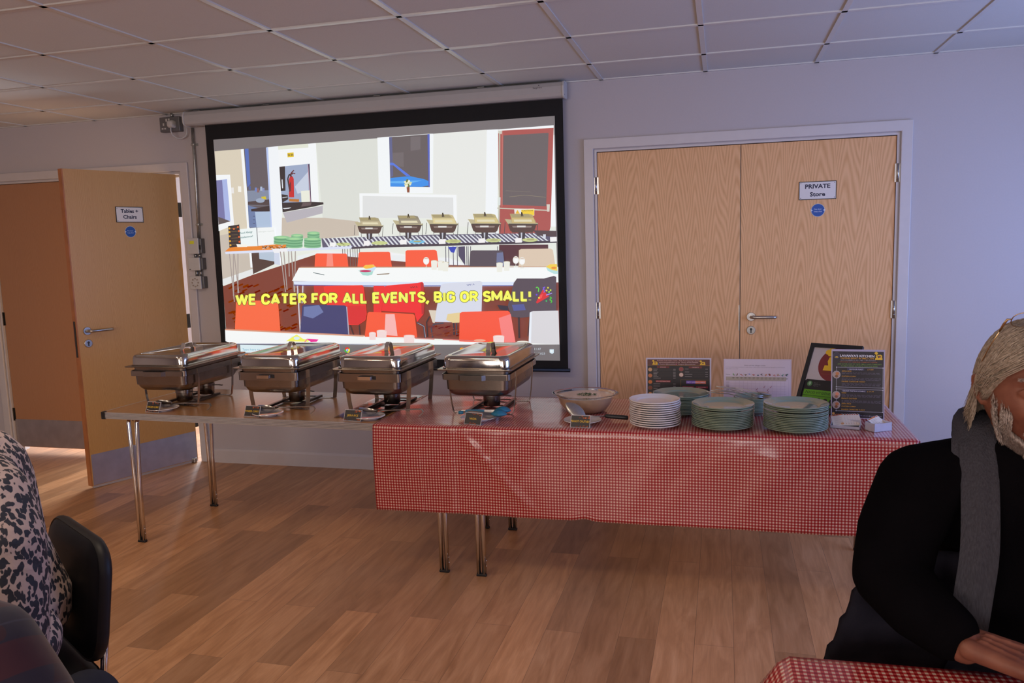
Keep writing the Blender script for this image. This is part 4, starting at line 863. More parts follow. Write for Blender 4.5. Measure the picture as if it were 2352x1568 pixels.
# ================================================================ chafing dishes
def chafer_parts(t, style, cans):
    r = lambda w_, l_, rd, z: rrect(w_, l_, rd, z, 6)
    # frame band and four strip legs
    zb = .165; zt = .205
    if style == 'oval': zb = .165
    else: zb = .178
    b = MB(); b.rings([r(.330, .520, .02, zb), r(.330, .520, .02, zt), r(.326, .516, .019, zt), r(.326, .516, .019, zb), r(.330, .520, .02, zb)], False, False, False)
    fr = b.build('frame_band', M['steel'], t, auto=30)
    for sx in (-1, 1):
        for y in (-.155, .155):
            g = MB(); wid = .022 if style == 'oval' else .014
            g.strip([(sx * .1665, y, zt), (sx * .1665, y, zb - .02), (sx * .158, y, .06), (sx * .150, y, .012), (sx * .145, y, .004), (sx * .132, y, .0025), (sx * .072, y * .93, .0055)], (0, 1, 0), wid, .003)
            if style == 'oval':
                g = MB(); g.strip([(sx * .166, y, zt), (sx * .166, y, zb - .02), (sx * .157, y, .05), (sx * .150, y, .002)], (1, 0, 0), .021, .003); g.strip([(sx * .158, y, .0022), (sx * .132, y, .0024), (sx * .072, y * .93, .0055)], (0, 1, 0), .020, .003)
            g.build('leg', M['steel'], t)
    # fuel shelf of dark flat bars
    g = MB()
    for sx in (-1, 1): g.box(sx * .072 - .008, sx * .072 + .008, -.152, .152, .004, .016)
    for y in (-.150, .150, 0): g.box(-.070, .070, y - .008, y + .008, .006, .010)
    g.build('fuel_shelf', M['darkiron'], t)
    # handles on the short ends
    for s_ in (-1, 1):
        y = s_ * .2605
        if style == 'oval':
            g = MB(); P = []
            for k in range(13):
                a = PI * k / 12; P.append((-.012 + .036 * math.cos(a) * -1, y + s_ * (.003 + .018 * min(1, math.sin(a) * 2.2)), .186))
            g.strip(P, (0, 0, 1), .016, .003); g.build('band_handle', M['chrome'], t)
            g = MB(); g.box(.026, .040, y - .0015 * s_, y + .001 * s_, .178, .195); g.build('rivet_plate', M['black'], t)
        else:
            g = MB(); g.strip([(-.152, y + s_ * .003, .190), (-.080, y + s_ * .003, .190), (-.066, y + s_ * .020, .190), (.038, y + s_ * .020, .190), (.052, y + s_ * .003, .190), (.150, y + s_ * .003, .190)], (0, 0, 1), .024, .003)
            g.build('band_handle', M['steel'], t)
    # water pan
    b = MB(); b.rings([r(.23, .43, .05, .098), r(.262, .462, .05, .1), r(.280, .478, .045, .108), r(.292, .490, .04, .122), r(.306, .500, .03, .205), r(.312, .506, .03, .221), r(.358, .556, .012, .224), r(.362, .560, .012, .2265), r(.360, .558, .012, .2295), r(.330, .526, .03, .2295), r(.31, .506, .03, .226), r(.300, .496, .03, .13)], True, True)
    b.build('water_pan', M['steelpan'], t, auto=35)
    # domed roll-edge lid with an inset top panel
    b = MB(); z0 = .2298
    b.rings([r(.330, .528, .038, z0), r(.331, .529, .038, z0 + .005), r(.323, .521, .04, z0 + .007), r(.3215, .5195, .042, z0 + .036), r(.318, .516, .044, z0 + .046), r(.308, .506, .044, z0 + .0545), r(.292, .490, .042, z0 + .0585), r(.262, .460, .03, z0 + .0585), r(.256, .454, .028, z0 + .0555), r(.02, .22, .008, z0 + .0553)], True, True)
    ld = b.build('lid', M['lid'], t, auto=50)
    if style == 'oval':   # inset panel on the lid's short ends
        for s_ in (-1, 1):
            g = MB(); yy = s_ * .2595
            g.tube([(-.105, yy - s_ * .0005, z0 + .012), (-.107, yy - s_ * .0015, z0 + .034), (-.10, yy - s_ * .003, z0 + .039), (.10, yy - s_ * .003, z0 + .039), (.107, yy - s_ * .0015, z0 + .034), (.105, yy - s_ * .0005, z0 + .012)], .0012, 6); g.build('pressed_line', M['lid'], ld)
    zh = z0 + .0555
    if style == 'oval':
        g = MB(); P = [(-.0, -.034 + .068 * k / 12 * 1, zh + .040 * math.sin(PI * k / 12) ** .6) for k in range(13)]
        g.strip(P, (1, 0, 0), .020, .003); g.build('lid_handle', M['chrome'], ld)
    else:
        g = MB(); g.strip([(0, -.055, zh), (0, -.044, zh + .002), (0, -.028, zh + .033), (0, .028, zh + .033), (0, .044, zh + .002), (0, .055, zh)], (1, 0, 0), .022, .003); g.build('lid_handle', M['chrome'], ld)
    for cy in cans:
        b = MB(); b.lathe([(0, .011), (.0385, .011), (.041, .014), (.0425, .056), (.0445, .058), (.0445, .072), (.042, .0745), (.036, .073), (.034, .045), (0, .045)], 36, (0, cy, 0)); c = b.build('fuel_holder', M['steelpan'], t, auto=40)
        g = MB(); g.strip([(.040, cy, .060), (.078, cy, .061), (.098, cy + .004, .058)], (0, 1, 0), .014, .003); g.build('lid_lever', M['darkiron'], c)
        g = MB(); g.lathe([(0, .0756), (.03, .0756), (.03, .0775), (0, .0775)], 28, (.012, cy, 0)); g.build('snuffer_lid', M['steel'], c)
GC = 'chafing dishes along the buffet'
for (x, y, style, cans, rz, lab) in (
    (-2.712, -1.168, 'wave', (-.055, .145), .02, 'stainless chafing dish with folded strip handle, leftmost, beside the open door'),
    (-2.078, -1.168, 'oval', (.02,), .02, 'stainless chafing dish with small oval end handle, behind the paneer curry card'),
    (-1.533, -1.166, 'oval', (.01,), .0, 'stainless chafing dish with small oval end handle, behind the jeera rice card'),
    (-.996, -1.166, 'wave', (-.01,), -.015, 'stainless chafing dish with folded strip handle, on the gingham cloth')):
    t = thing('chafing_dish', lab, 'chafing dish', (x, y, TZ + (.006 if x > -1.2 else .001)), rz, GC)
    chafer_parts(t, style, cans)

# ================================================================ plates and crockery
def cer(name, col, r_=.12):
    return simple(name, col, r_, var=.02, scale=12, Coat_Weight=.4, Coat_Roughness=.05)
M['china'] = cer('white_china', (.70, .66, .66)); M['sage'] = cer('sage_green_china', (.215, .285, .22), .12)
def plate_mesh(R, h, mat, name='dinner_plate'):
    b = MB(); w_ = R * .30
    b.lathe([(0, .003), (R * .50, .003), (R * .52, 0), (R * .56, 0), (R * .58, .003), (R * .72, .0075), (R * .985, h - .0055), (R, h - .0035), (R, h - .0008), (R * .985, h), (R * .975, h - .0005), (R * .76, .0128), (R * .73, .0118), (R * .68, .0072), (R * .62, .0062), (0, .0060)], 64)
    return b.build(name, mat, auto=45)
first = {}
def plate(key, R, h, mat, x, y, z, label, group, tilt=None, name='dinner_plate'):
    if key not in first: first[key] = o = plate_mesh(R, h, mat, name)
    else: o = first[key].copy(); COL.objects.link(o)
    o.location = (x, y, z); o.rotation_euler = (*(tilt or (0, 0)), random.random() * 6)
    return tag(o, label, 'plate', group)
ordw = ['bottom', 'second', 'third', 'fourth', 'fifth', 'sixth', 'seventh', 'eighth', 'ninth', 'tenth', 'eleventh', 'twelfth', 'thirteenth', 'fourteenth']
def stack(key, R, h, mat, x, y, n, step, what, where, group, jit=.0012, name='dinner_plate', gaps=()):
    z = TZ + .006; rr = random.Random(key)
    for k in range(n):
        lab = ('topmost %s of the stack %s' % (what, where)) if k == n - 1 else ('lowest %s of the stack %s' % (what, where)) if k == 0 else ('%s %s up from the cloth in the stack %s' % (what, ordw[k], where))
        plate(key, R, h, mat, x + rr.uniform(-jit, jit) * 1.6, y + rr.uniform(-jit, jit), z, lab, group, name=name)
        z += step + (gaps.get(k, 0) if gaps else 0)
stack('w', .108, .020, M['china'], -.181, -1.470, 12, .0092, 'white plate', 'nearest the chutney', 'white side plates in one stack', .002)
stack('g', .128, .021, M['sage'], -.085, -1.190, 12, .0067, 'sage green plate', 'behind the white plates', 'sage plates in the rear left stack', gaps={9: .002})
stack('g', .128, .021, M['sage'], .100, -1.458, 13, .0068, 'sage green plate', 'right of the white plates', 'sage plates in the middle stack', gaps={10: .0025, 7: .001})
stack('g', .128, .021, M['sage'], .390, -1.466, 14, .0068, 'sage green plate', 'below the framed certificate', 'sage plates in the right stack', gaps={10: .004, 8: .002})
stack('b', .083, .026, M['sage'], .230, -1.175, 10, .0062, 'small green dish', 'holding the cutlery', 'small green dishes in the rear stack', name='side_dish')
# loose cutlery resting in the top small dish
def cutlery(label, kind, head, tip, group):
    """head in the dish, handle end sticking out to tip"""
    t = thing(kind, label, kind); h = Vector(head); e = Vector(tip); d_ = (e - h).normalized(); side = Vector((0, 0, 1)).cross(d_).normalized()
    mid = h + d_ * .06; mid.z += .004
    b = MB(); n = 8; P = [h + d_ * .02, mid, mid.lerp(e, .35) + Vector((0, 0, .004)), mid.lerp(e, .7), e - d_ * .01, e]; wds = [.007, .006, .007, .011, .015, .008]
    V = []; F = []
    for p_, w_ in zip(P, wds): V += [p_ + side * w_ / 2 + Vector((0, 0, .0012)), p_ - side * w_ / 2 + Vector((0, 0, .0012)), p_ - side * w_ / 2 - Vector((0, 0, .0012)), p_ + side * w_ / 2 - Vector((0, 0, .0012))]
    for i in range(len(P) - 1):
        for k in range(4): F.append((i * 4 + k, i * 4 + (k + 1) % 4, i * 4 + 4 + (k + 1) % 4, i * 4 + 4 + k))
    L = (len(P) - 1) * 4; F += [(3, 2, 1, 0), (L, L + 1, L + 2, L + 3)]
    b.add(V, F, True); b.build('handle', M['satin'], t, auto=50)
    if kind == 'fork':
        for k in range(4):
            o_ = side * (k - 1.5) * .006; g = MB(); g.tube([h + d_ * .022 + o_ * .4, h + o_, h - d_ * .03 + o_ + Vector((0, 0, .005))], [.002, .0018, .0012], 6); g.build('tine', M['satin'], t)
    else:
        g = MB(); rr_ = []
        for j in range(7):
            a = j / 6; c_ = h + d_ * (.022 - .062 * a); hw = .0008 + .018 * math.sin(PI * min(1, a * .96 + .02)) ** .7
            rr_.append([c_ + side * hw * math.cos(2 * PI * k / 12) + Vector((0, 0, hw * .35 * math.sin(2 * PI * k / 12) + .002)) for k in range(12)])
        g.rings(rr_); g.build('bowl', M['satin'], t, auto=60)
    return t
rg = random.Random(5)
cz = .776
for i, (kd, lab, hx, hy, dz, tx, ty, tz) in enumerate((
    ('fork', 'uppermost fork handle rising left from the small green dish', .235, -1.175, .026, .035, -1.19, .855),
    ('fork', 'fork just under the uppermost one in the small green dish', .232, -1.19, .020, .03, -1.215, .845),
    ('spoon', 'spoon in the middle of the cutlery pointing at the rear plates', .24, -1.165, .014, .012, -1.205, .838),
    ('fork', 'lowest fork reaching furthest left from the small green dish', .225, -1.20, .008, -.006, -1.225, .836),
    ('spoon', 'shiny spoon whose bowl tops the heap of cutlery', .262, -1.16, .030, .06, -1.15, .846),
    ('spoon', 'spoon lying at the right rim of the small green dish', .272, -1.185, .012, .10, -1.145, .832))):
    cutlery(lab, kd, (hx + .012, hy, cz + dz - .010), (tx + .035, ty, tz - .022), None)

# glass casserole of peanut chutney
t = thing('glass_casserole', 'glass casserole bowl of beige peanut chutney topped with green leaves', 'bowl', (-.527, -1.205, TZ + .006))
tg = NT('casserole_glass'); tg.set((.93, .95, .93), .03, Transmission_Weight=1.0, IOR=1.45); M['glass'] = tg.m
M['chutney'] = simple('peanut_chutney', (.80, .55, .38), .35, var=.06, scale=40, bump=.1, Coat_Weight=.3)
b = MB(); b.lathe([(0, 0), (.078, 0), (.098, .010), (.120, .040), (.130, .070), (.1345, .0815), (.1455, .0855), (.146, .088), (.133, .0875), (.1285, .082), (.1262, .0715), (.116, .041), (.095, .0125), (.076, .0035), (0, .0035)], 56)
V = []
for v in b.v:
    r0 = math.hypot(v[0], v[1]); k = 1
    if v[2] > .079: k = 1 + .085 * max(0, abs(v[0]) / (r0 + 1e-9) - .8) / .2
    V.append((v[0] * k, v[1], v[2]))
b.v = V; b.build('glass_bowl', M['glass'], t, auto=60)
b = MB(); b.lathe([(0, .0045), (.0765, .0030), (.0960, .0125), (.1168, .0412), (.1268, .0712), (.1275, .0752), (.122, .0755), (.06, .0765), (0, .077)], 56); b.build('chutney', M['chutney'], t, auto=60)
M['leaf'] = simple('coriander_leaf', (.045, .085, .02), .5, var=.4, scale=60)
b = MB(); rg = random.Random(8)
for k in range(70):
    a = rg.random() * 6.28; r_ = rg.random() ** .7; x = .048 * r_ * math.cos(a) + .008; y = .034 * r_ * math.sin(a); z = .078 + .008 * (1 - r_) * rg.random() + .001
    s_ = rg.uniform(.004, .008); th = rg.random() * 6.28; u = Vector((math.cos(th), math.sin(th), rg.uniform(-.3, .6))).normalized() * s_; v_ = Vector((-math.sin(th), math.cos(th), rg.uniform(-.3, .3))).normalized() * s_ * .45; c_ = Vector((x, y, z))
    b.add([c_ - u, c_ - v_ + Vector((0, 0, .001)), c_ + u, c_ + v_, c_ + Vector((0, 0, .0025))], [(0, 1, 4), (1, 2, 4), (2, 3, 4), (3, 0, 4), (3, 2, 1, 0)])
g = b.build('garnish', M['leaf'], t); g['kind'] = 'stuff'

# spoon rest plates, ladles and cards
def ladle(label, bx, by, ex, ey, z, hook=True):
    t = thing('ladle', label, 'ladle', (bx, by, z)); d_ = Vector((ex - bx, ey - by, 0)); L = d_.length; d_.normalize(); s_ = Vector((-d_.y, d_.x, 0))
    b = MB(); rr_ = []
    for j in range(9):
        a = j / 8; c_ = d_ * (-.055 + .092 * a) + Vector((0, 0, .030 - .016 * a + .0 * math.sin(PI * a))); hw = .001 + .034 * math.sin(PI * (a * .94 + .03)) ** .65; dp = .021 * math.sin(PI * (a * .94 + .03)) ** .7
        ring = []
        for k in range(16):
            q = 2 * PI * k / 16; ring.append(c_ + s_ * hw * math.cos(q) + Vector((0, 0, (dp if math.sin(q) < 0 else dp * .8) * math.sin(q) * (1 if math.sin(q) < 0 else -1) + (0 if math.sin(q) < 0 else .002))))
        rr_.append(ring)
    b.rings(rr_); b.build('ladle_bowl', M['satin'], t, auto=70)
    P = [d_ * .035 + Vector((0, 0, .010)), d_ * .06 + Vector((0, 0, .020)), d_ * (L * .5) + Vector((0, 0, .026)), d_ * (L - .012) + Vector((0, 0, .030))]
    if hook: P += [d_ * L + Vector((0, 0, .028)), d_ * (L + .006) + Vector((0, 0, .018)), d_ * (L - .002) + Vector((0, 0, .006)), d_ * (L - .016) + Vector((0, 0, -.004))]
    g = MB(); g.strip(P, s_, .011, .004); g.build('ladle_handle', M['satin'], t)
    return t
def small_plate(label, x, y, z, R=.077, mat='china', h=.016):
    b = MB(); b.lathe([(0, .003), (R * .5, .003), (R * .52, 0), (R * .58, 0), (R * .6, .003), (R * .97, h - .004), (R, h - .002), (R * .985, h), (R * .72, .0085), (R * .62, .006), (0, .0055)], 48, (x, y, z))
    return tag(b.build('spoon_rest_plate', M[mat], auto=45), label, 'plate')
zt_ = TZ + .001
small_plate('small white plate under the ladle beside the chicken curry card', -2.690, -1.425, zt_, .078); ladle('steel serving ladle resting beside the chicken curry card', -2.690, -1.405, -2.405, -1.435, zt_ + .014)
small_plate('small white plate under the ladle beside the paneer curry card', -2.055, -1.470, zt_, .075); ladle('steel serving ladle resting beside the paneer curry card', -2.064, -1.455, -1.822, -1.440, zt_ + .014)
small_plate('small white plate under the ladle beside the jeera rice card', -1.512, -1.475, zt_, .074); ladle('steel serving ladle resting beside the jeera rice card', -1.520, -1.458, -1.262, -1.440, zt_ + .014)
zc_ = TZ + .006
small_plate('small white plate under the blue tongs on the gingham cloth', -.980, -1.462, zc_, .082)
small_plate('small white plate under the black handled serving spoon', -.500, -1.450, zc_, .084)
# blue silicone tongs
M['blue'] = simple('blue_silicone', (.02, .17, .29), .45, var=.06)
t = thing('tongs', 'steel tongs with blue silicone shell tips on the small plate', 'tongs', (-.985, -1.44, zc_ + .016))
for s_, dy, dz in ((1, .030, .004), (-1, -.022, .002)):
    b = MB(); b.strip([(-.085, .004, .012 + dz), (-.03, dy * .35, .014 + dz), (.055, dy * .9, .012 + dz), (.075, dy, .012 + dz)], (0, 0, 1) if s_ < 0 else (0, .3, 1), .014, .002); arm = b.build('tong_arm', M['satin'], t)
    g = MB(); rr_ = []
    for j in range(9):
        a = j / 8; c_ = Vector((.068 + .075 * a, dy * (1 + .35 * a), .014 + dz + .004 * math.sin(PI * a))); hw = .002 + .032 * math.sin(PI * (a * .9 + .06)) ** .8
        rr_.append([c_ + Vector((0, hw * math.cos(2 * PI * k / 20) * (1 + .05 * (k % 2)), .016 * math.sin(2 * PI * k / 20) * math.sin(PI * (a * .9 + .06)))) for k in range(20)])
    g.rings(rr_); g.build('blue_tip', M['blue'], arm, auto=50)
    g = MB(); g.strip([(-.062, dy * .2 - .004 * s_, .014 + dz), (.022, dy * .72 - .004 * s_, .014 + dz)], (0, .2, 1), .016, .006); g.build('blue_grip', M['blue'], arm)
b = MB(); b.lathe([(0, 0), (.012, 0), (.013, .006), (.012, .012), (0, .013)], 16, (-.085, .004, .006)); b.build('hinge_cap', M['blue'], t)
# black handled slotted spoon on the chutney plate
t = thing('serving_spoon', 'large serving spoon with black handle beside the peanut chutney card', 'spoon', (-.528, -1.430, zc_ + .012))
b = MB(); rr_ = []
for j in range(10):
    a = j / 9; c_ = Vector((-.052 + .090 * a, .012 - .018 * a, .066 - .060 * a)); hw = .001 + .030 * math.sin(PI * (a * .95 + .02)) ** .7
    u_ = Vector((.30, -.75, .58)).normalized(); s2 = Vector((.45, .62, .6)).normalized()
    rr_.append([c_ + s2 * hw * math.cos(2 * PI * k / 16) + u_ * hw * .28 * math.sin(2 * PI * k / 16) for k in range(16)])
b.rings(rr_); b.build('spoon_bowl', M['satin'], t, auto=60)
b = MB(); b.tube([(.032, -.004, .008), (.06, .006, .010), (.128, .012, .013)], [.004, .003, .003], 8); b.build('spoon_shaft', M['satin'], t)
b = MB(); b.tube([(.122, .012, .013), (.128, .0122, .013), (.15, .014, .011), (.20, .018, .008), (.221, .020, .006), (.225, .0205, .006)], [.005, .0088, .0095, .010, .010, .007], 12); b.build('spoon_handle', M['black'], t, auto=50)
# ================================================================ cards, menus, certificate
M['acrylic'] = simple('clear_acrylic', (.72, .70, .74), .12, Alpha=1, Transmission_Weight=.55)
def local_frame(root, loc, xdir, lean):
    """returns place(q, o): q=(u right, v up) on a panel leaning back by `lean` radians"""
    x = Vector((xdir[0], xdir[1], 0)).normalized(); n0 = Vector((x.y, -x.x, 0))      # towards the viewer
    up = Vector((0, 0, 1)) * math.cos(lean) - n0 * math.sin(lean); nn = n0 * math.cos(lean) + Vector((0, 0, 1)) * math.sin(lean)
    o0 = Vector(loc)
    return lambda q, o_: o0 + x * q[0] + up * q[1] + nn * o_
def slab(pl, u0, v0, u1, v1, o0, o1):
    b = MB(); P = [pl((u, v), o_) for o_ in (o0, o1) for (u, v) in ((u0, v0), (u1, v0), (u1, v1), (u0, v1))]
    b.add(P, [(0, 3, 2, 1), (4, 5, 6, 7), (0, 1, 5, 4), (1, 2, 6, 5), (2, 3, 7, 6), (3, 0, 4, 7)]); return b
def dish_card(txt, tw, ax, ay, bx, by, z, label):
    t = thing('dish_card', label, 'dish card'); W_ = math.hypot(bx - ax, by - ay)
    pl = local_frame(t, (ax, ay, z), (bx - ax, by - ay), .42); Hh = .056
    slab(pl, 0, .001, W_, Hh, -.0022, 0).build('card_stand', M['acrylic'], t)
    x = Vector((bx - ax, by - ay, 0)).normalized(); n0 = Vector((x.y, -x.x, 0)); o0 = Vector((ax, ay, z))
    b = MB(); P = [o0 + x * u + n0 * d_ + Vector((0, 0, h)) for h in (-.0008, .0010) for (u, d_) in ((0, 0), (W_, 0), (W_, -.035), (0, -.035))]
    b.add(P, [(0, 3, 2, 1), (4, 5, 6, 7), (0, 1, 5, 4), (1, 2, 6, 5), (2, 3, 7, 6), (3, 0, 4, 7)]); b.build('stand_foot', M['acrylic'], t)
    p = Pic(); e = .003; p.rect(e - .001, e, W_ - e + .001, Hh - e + .001, (205, 196, 200)); p.rect(e, e, W_ - e, Hh - e, (46, 42, 44))
    rr = random.Random(txt)
    for k in range(9): p.ell(rr.uniform(.42, .98) * W_ * .96 + .001, Hh - e - rr.uniform(.002, .010), rr.uniform(.002, .0045), rr.uniform(.0015, .004), rr.choice([(160, 74, 30), (196, 96, 36), (120, 50, 26)]), 9)
    for k in range(9): p.ell(.005 + rr.random() ** .8 * (W_ - .012), e + rr.uniform(.001, .006), rr.uniform(.002, .005), rr.uniform(.0015, .0035), rr.choice([(140, 62, 30), (180, 84, 34), (104, 44, 24)]), 9)
    p.text(txt, W_ / 2 - tw / 2, Hh * .5 - .005, W_ / 2 + tw / 2, Hh * .5 - .005, .0095, (232, 190, 40), .008, up=1)
    p.build('card_print', M['inkgloss'], lambda q, o_: pl(q, .0004 + o_), t)
zt_ = TZ + .0012; zc_ = TZ + .0075
dish_card('CHICKEN CURRY', .078, -2.757, -1.478, -2.669, -1.487, zt_, 'small CHICKEN CURRY card before the leftmost chafing dish')
dish_card('PANEER CURRY', .080, -2.167, -1.508, -2.077, -1.517, zt_, 'small PANEER CURRY card before the second dish from left')
dish_card('JEERA RICE', .058, -1.618, -1.538, -1.527, -1.544, zt_, 'small JEERA RICE card beside the left edge of the gingham cloth')
dish_card('VADA', .036, -1.020, -1.555, -.935, -1.572, zc_, 'small VADA card in front of the blue tongs')
dish_card('PEANUT CHUTNEY', .082, -.538, -1.553, -.450, -1.560, zc_, 'small PEANUT CHUTNEY card before the glass casserole')

def sheet(name, label, cat, loc, xdir, lean, wd, hg, draw, foot=.06, rim=.004, mat='inkgloss'):
    t = thing(name, label, cat); pl = local_frame(t, loc, xdir, lean)
    slab(pl, 0, .001, wd, hg, -.0016, 0).build('acrylic_sheet', M['acrylic'], t)
    x = Vector((xdir[0], xdir[1], 0)).normalized(); n0 = Vector((x.y, -x.x, 0)); o0 = Vector(loc); b = MB()
    P = [o0 + x * u - n0 * d_ + Vector((0, 0, h)) for h in (-.0006, .0014) for (u, d_) in ((0, -.012), (wd, -.012), (wd, foot), (0, foot))]
    b.add(P, [(0, 3, 2, 1), (4, 5, 6, 7), (0, 1, 5, 4), (1, 2, 6, 5), (2, 3, 7, 6), (3, 0, 4, 7)]); b.build('stand_foot', M['acrylic'], t)
    p = Pic(lambda q: (q[0] * wd, (1 - q[1]) * hg)); draw(p); p.build('printed_sheet', M[mat], lambda q, o_: pl(q, .0004 + o_), t, step=.00003)
    return t
def potlogo(p, cx, cy, s, asp=1.0):
    """the caterer's yellow pot-and-chef-hat emblem"""
    Y = (238, 190, 36); a = lambda x, y: (cx + x * s, cy + y * s * asp)
    p.poly([a(-.55, -.35), a(.45, -.45), a(.72, -.25), a(.72, .35), a(-.5, .35), a(-.62, .0)], Y)
    p.poly([a(-.75, .32), a(.8, .32), a(.82, .72), a(-.8, .72)], Y)
    for x, y, r_ in ((-.72, -.72, .2), (-.52, -.86, .2), (-.34, -.70, .18)): p.ell(*a(x, y), s * r_, s * r_ * asp, Y, 14)
    p.poly([a(-.8, -.68), a(-.3, -.66), a(-.36, -.38), a(-.66, -.42)], Y)
    p.ell(*a(.12, -.02), s * .34, s * .16 * asp, (86, 76, 70), 16); p.ell(*a(.2, .1), s * .26, s * .13 * asp, (178, 56, 40), 14)
    p.line([a(-.42, -.42), a(-.05, .18)], s * .09, (60, 50, 46)); p.ell(*a(.0, .2), s * .13, s * .13 * asp, (60, 50, 46), 12)
def draw_brown(p):
    p.rect(0, 0, 1, 1, (196, 186, 200)); p.rect(.022, .035, .978, 1, (28, 20, 22)); p.rect(.022, .035, .978, .19, (92, 44, 36)); p.rect(.022, .178, .978, .186, (150, 110, 40))
    p.text('Authentic South Indian Cuisine - Made Fresh Catering in Swindon', .17, .078, .84, .078, .028, (220, 170, 160), .0); p.text('www.lavanyaskitchen.co.uk   Phone 07700 900000', .20, .120, .80, .120, .026, (226, 186, 176), .0)
    p.text('Facebook @lavanyakitchen', .22, .165, .46, .165, .026, (200, 170, 170), .0); p.text('Instagram @lavanyakitchen', .50, .165, .76, .165, .026, (200, 170, 170), .0); p.rect(.19, .142, .205, .166, (60, 110, 190)); p.rect(.465, .142, .48, .166, (190, 90, 120))
    potlogo(p, .14, .12, .052, 1.2); potlogo(p, .87, .12, .052, 1.2)
    for (x0, y0, x1, s) in ((.17, .20, .36, 'SNACKS'), (.66, .20, .86, 'DESSERTS')): p.rect(x0, y0, x1, y0 + .045, (112, 34, 32)); p.text(s, x0 + .05, y0 + .036, x1 - .05, y0 + .036, .026, (216, 180, 170))
    p.rect(.15, .545, .38, .59, (150, 36, 36)); p.text('NON VEGETARIAN DISHES', .16, .58, .37, .58, .024, (230, 200, 190))
    for k, (y, c) in enumerate(((.285, (206, 160, 110)), (.43, (190, 110, 60)), (.585, (206, 110, 40)), (.73, (130, 62, 34)), (.88, (206, 130, 56)))): p.ell(.065, y, .035, .052, (120, 80, 50), 20); p.ell(.065, y, .029, .043, c, 18)
    for y, c in ((.27, (150, 60, 60)), (.405, (220, 190, 170))): p.ell(.545, y, .037, .055, (130, 90, 70), 20); p.ell(.545, y, .030, .045, c, 18)
    rr = random.Random(4)
    for col, x0, x1, ys in ((0, .115, .46, [.27 + .036 * k for k in range(7)]), (0, .115, .46, [.625 + .055 * k for k in range(6)]), (1, .60, .95, [.26, .33, .385, .44])):
        for y in ys: L_ = rr.uniform(.05, .12); p.rect(x0, y, x0 + L_, y + .011, (150, 140, 136)); p.rect(x1 - .04, y, x1, y + .011, (150, 140, 136)); p.rect(x0 + L_ + .03, y + .007, x1 - .06, y + .010, (84, 72, 66))
    p.rect(.535, .52, .975, .526, (120, 90, 40)); p.rect(.535, .52, .541, 1, (120, 90, 40)); p.rect(.62, .545, .76, .615, (112, 72, 166)); p.rect(.76, .545, .92, .615, (206, 104, 70)); p.text('PARTY CATERING COMBOS', .63, .598, .91, .598, .034, (222, 200, 220), .01)
    p.rect(.56, .68, .74, .725, (130, 30, 40)); p.rect(.77, .68, .95, .725, (130, 30, 40)); p.text('DELUXE COMBO', .58, .715, .72, .715, .024, (220, 170, 170)); p.text('GOLD COMBO', .80, .715, .92, .715, .024, (220, 170, 170))
    for y in (.76, .80, .84): p.rect(.60, y, .70, y + .012, (150, 140, 146)); p.rect(.80, y, .92, y + .012, (150, 140, 146))
sheet('menu_board', 'dark brown landscape menu standing behind the sage green plates', 'menu', (-.272, -.885, TZ + .006), (1, .018), .06, .318, .207, draw_brown)
def draw_all(p):
    p.rect(0, 0, 1, 1, (206, 190, 206)); p.rect(.02, .03, .98, .985, (212, 198, 210))
    p.text('Dishes and their allergen content', .31, .165, .62, .165, .028, (96, 84, 104), .004)
    p.text('If you have a food allergy, intolerance or coeliac disease - please speak to the staff about the ingredients in your food and', .03, .205, .90, .205, .020, (128, 112, 132)); p.text('drink before you order', .03, .245, .22, .245, .020, (128, 112, 132))
    p.text('Dishes', .035, .385, .10, .385, .028, (100, 90, 100)); p.rect(.035, .425, .925, .515, (176, 164, 150))
    ic = [(96, 140, 60), (96, 60, 66), (190, 70, 40), (150, 110, 100), (70, 120, 180), (190, 110, 110), (96, 110, 150), (60, 40, 40), (196, 140, 90), (150, 50, 44), (190, 120, 110), (196, 140, 130), (100, 150, 120), (84, 90, 100)]
    for k, c in enumerate(ic):
        x = .145 + .0605 * k; rr = random.Random(k)
        for q in range(4): p.ell(x + rr.uniform(-.014, .014), .372 + rr.uniform(-.022, .022), rr.uniform(.006, .014), rr.uniform(.006, .016), tuple(max(0, min(255, v + rr.randint(-30, 30))) for v in c), 8)
        p.rect(x - .015, .440, x + .017, .452, (110, 104, 96)); p.rect(x - .012, .470, x + .012, .478, (130, 124, 116))
    for k in range(16): x = .115 + .0605 * k if k else .035; x = min(x, .965); p.rect(x - .0008, .33, x + .0008, .96, (176, 160, 176)) if k < 15 else None
    for k in range(8): y = .515 + .062 * k; p.rect(.035, y, .925, y + .0025, (176, 160, 176))
    for y in (.55, .60, .63, .66, .69, .72, .75, .79, .83): p.rect(.04, y, .085, y + .010, (130, 116, 132))
    for x, y in ((.605, .655), (.70, .660), (.495, .715), (.655, .725), (.495, .78), (.655, .79)): p.line([(x - .010, y), (x - .003, y + .022), (x + .012, y - .028)], .006, (150, 70, 84))
sheet('allergen_chart', 'white landscape allergen chart standing behind the cutlery dish', 'chart', (.105, -.885, TZ + .006), (1, .0), .06, .315, .205, draw_all)
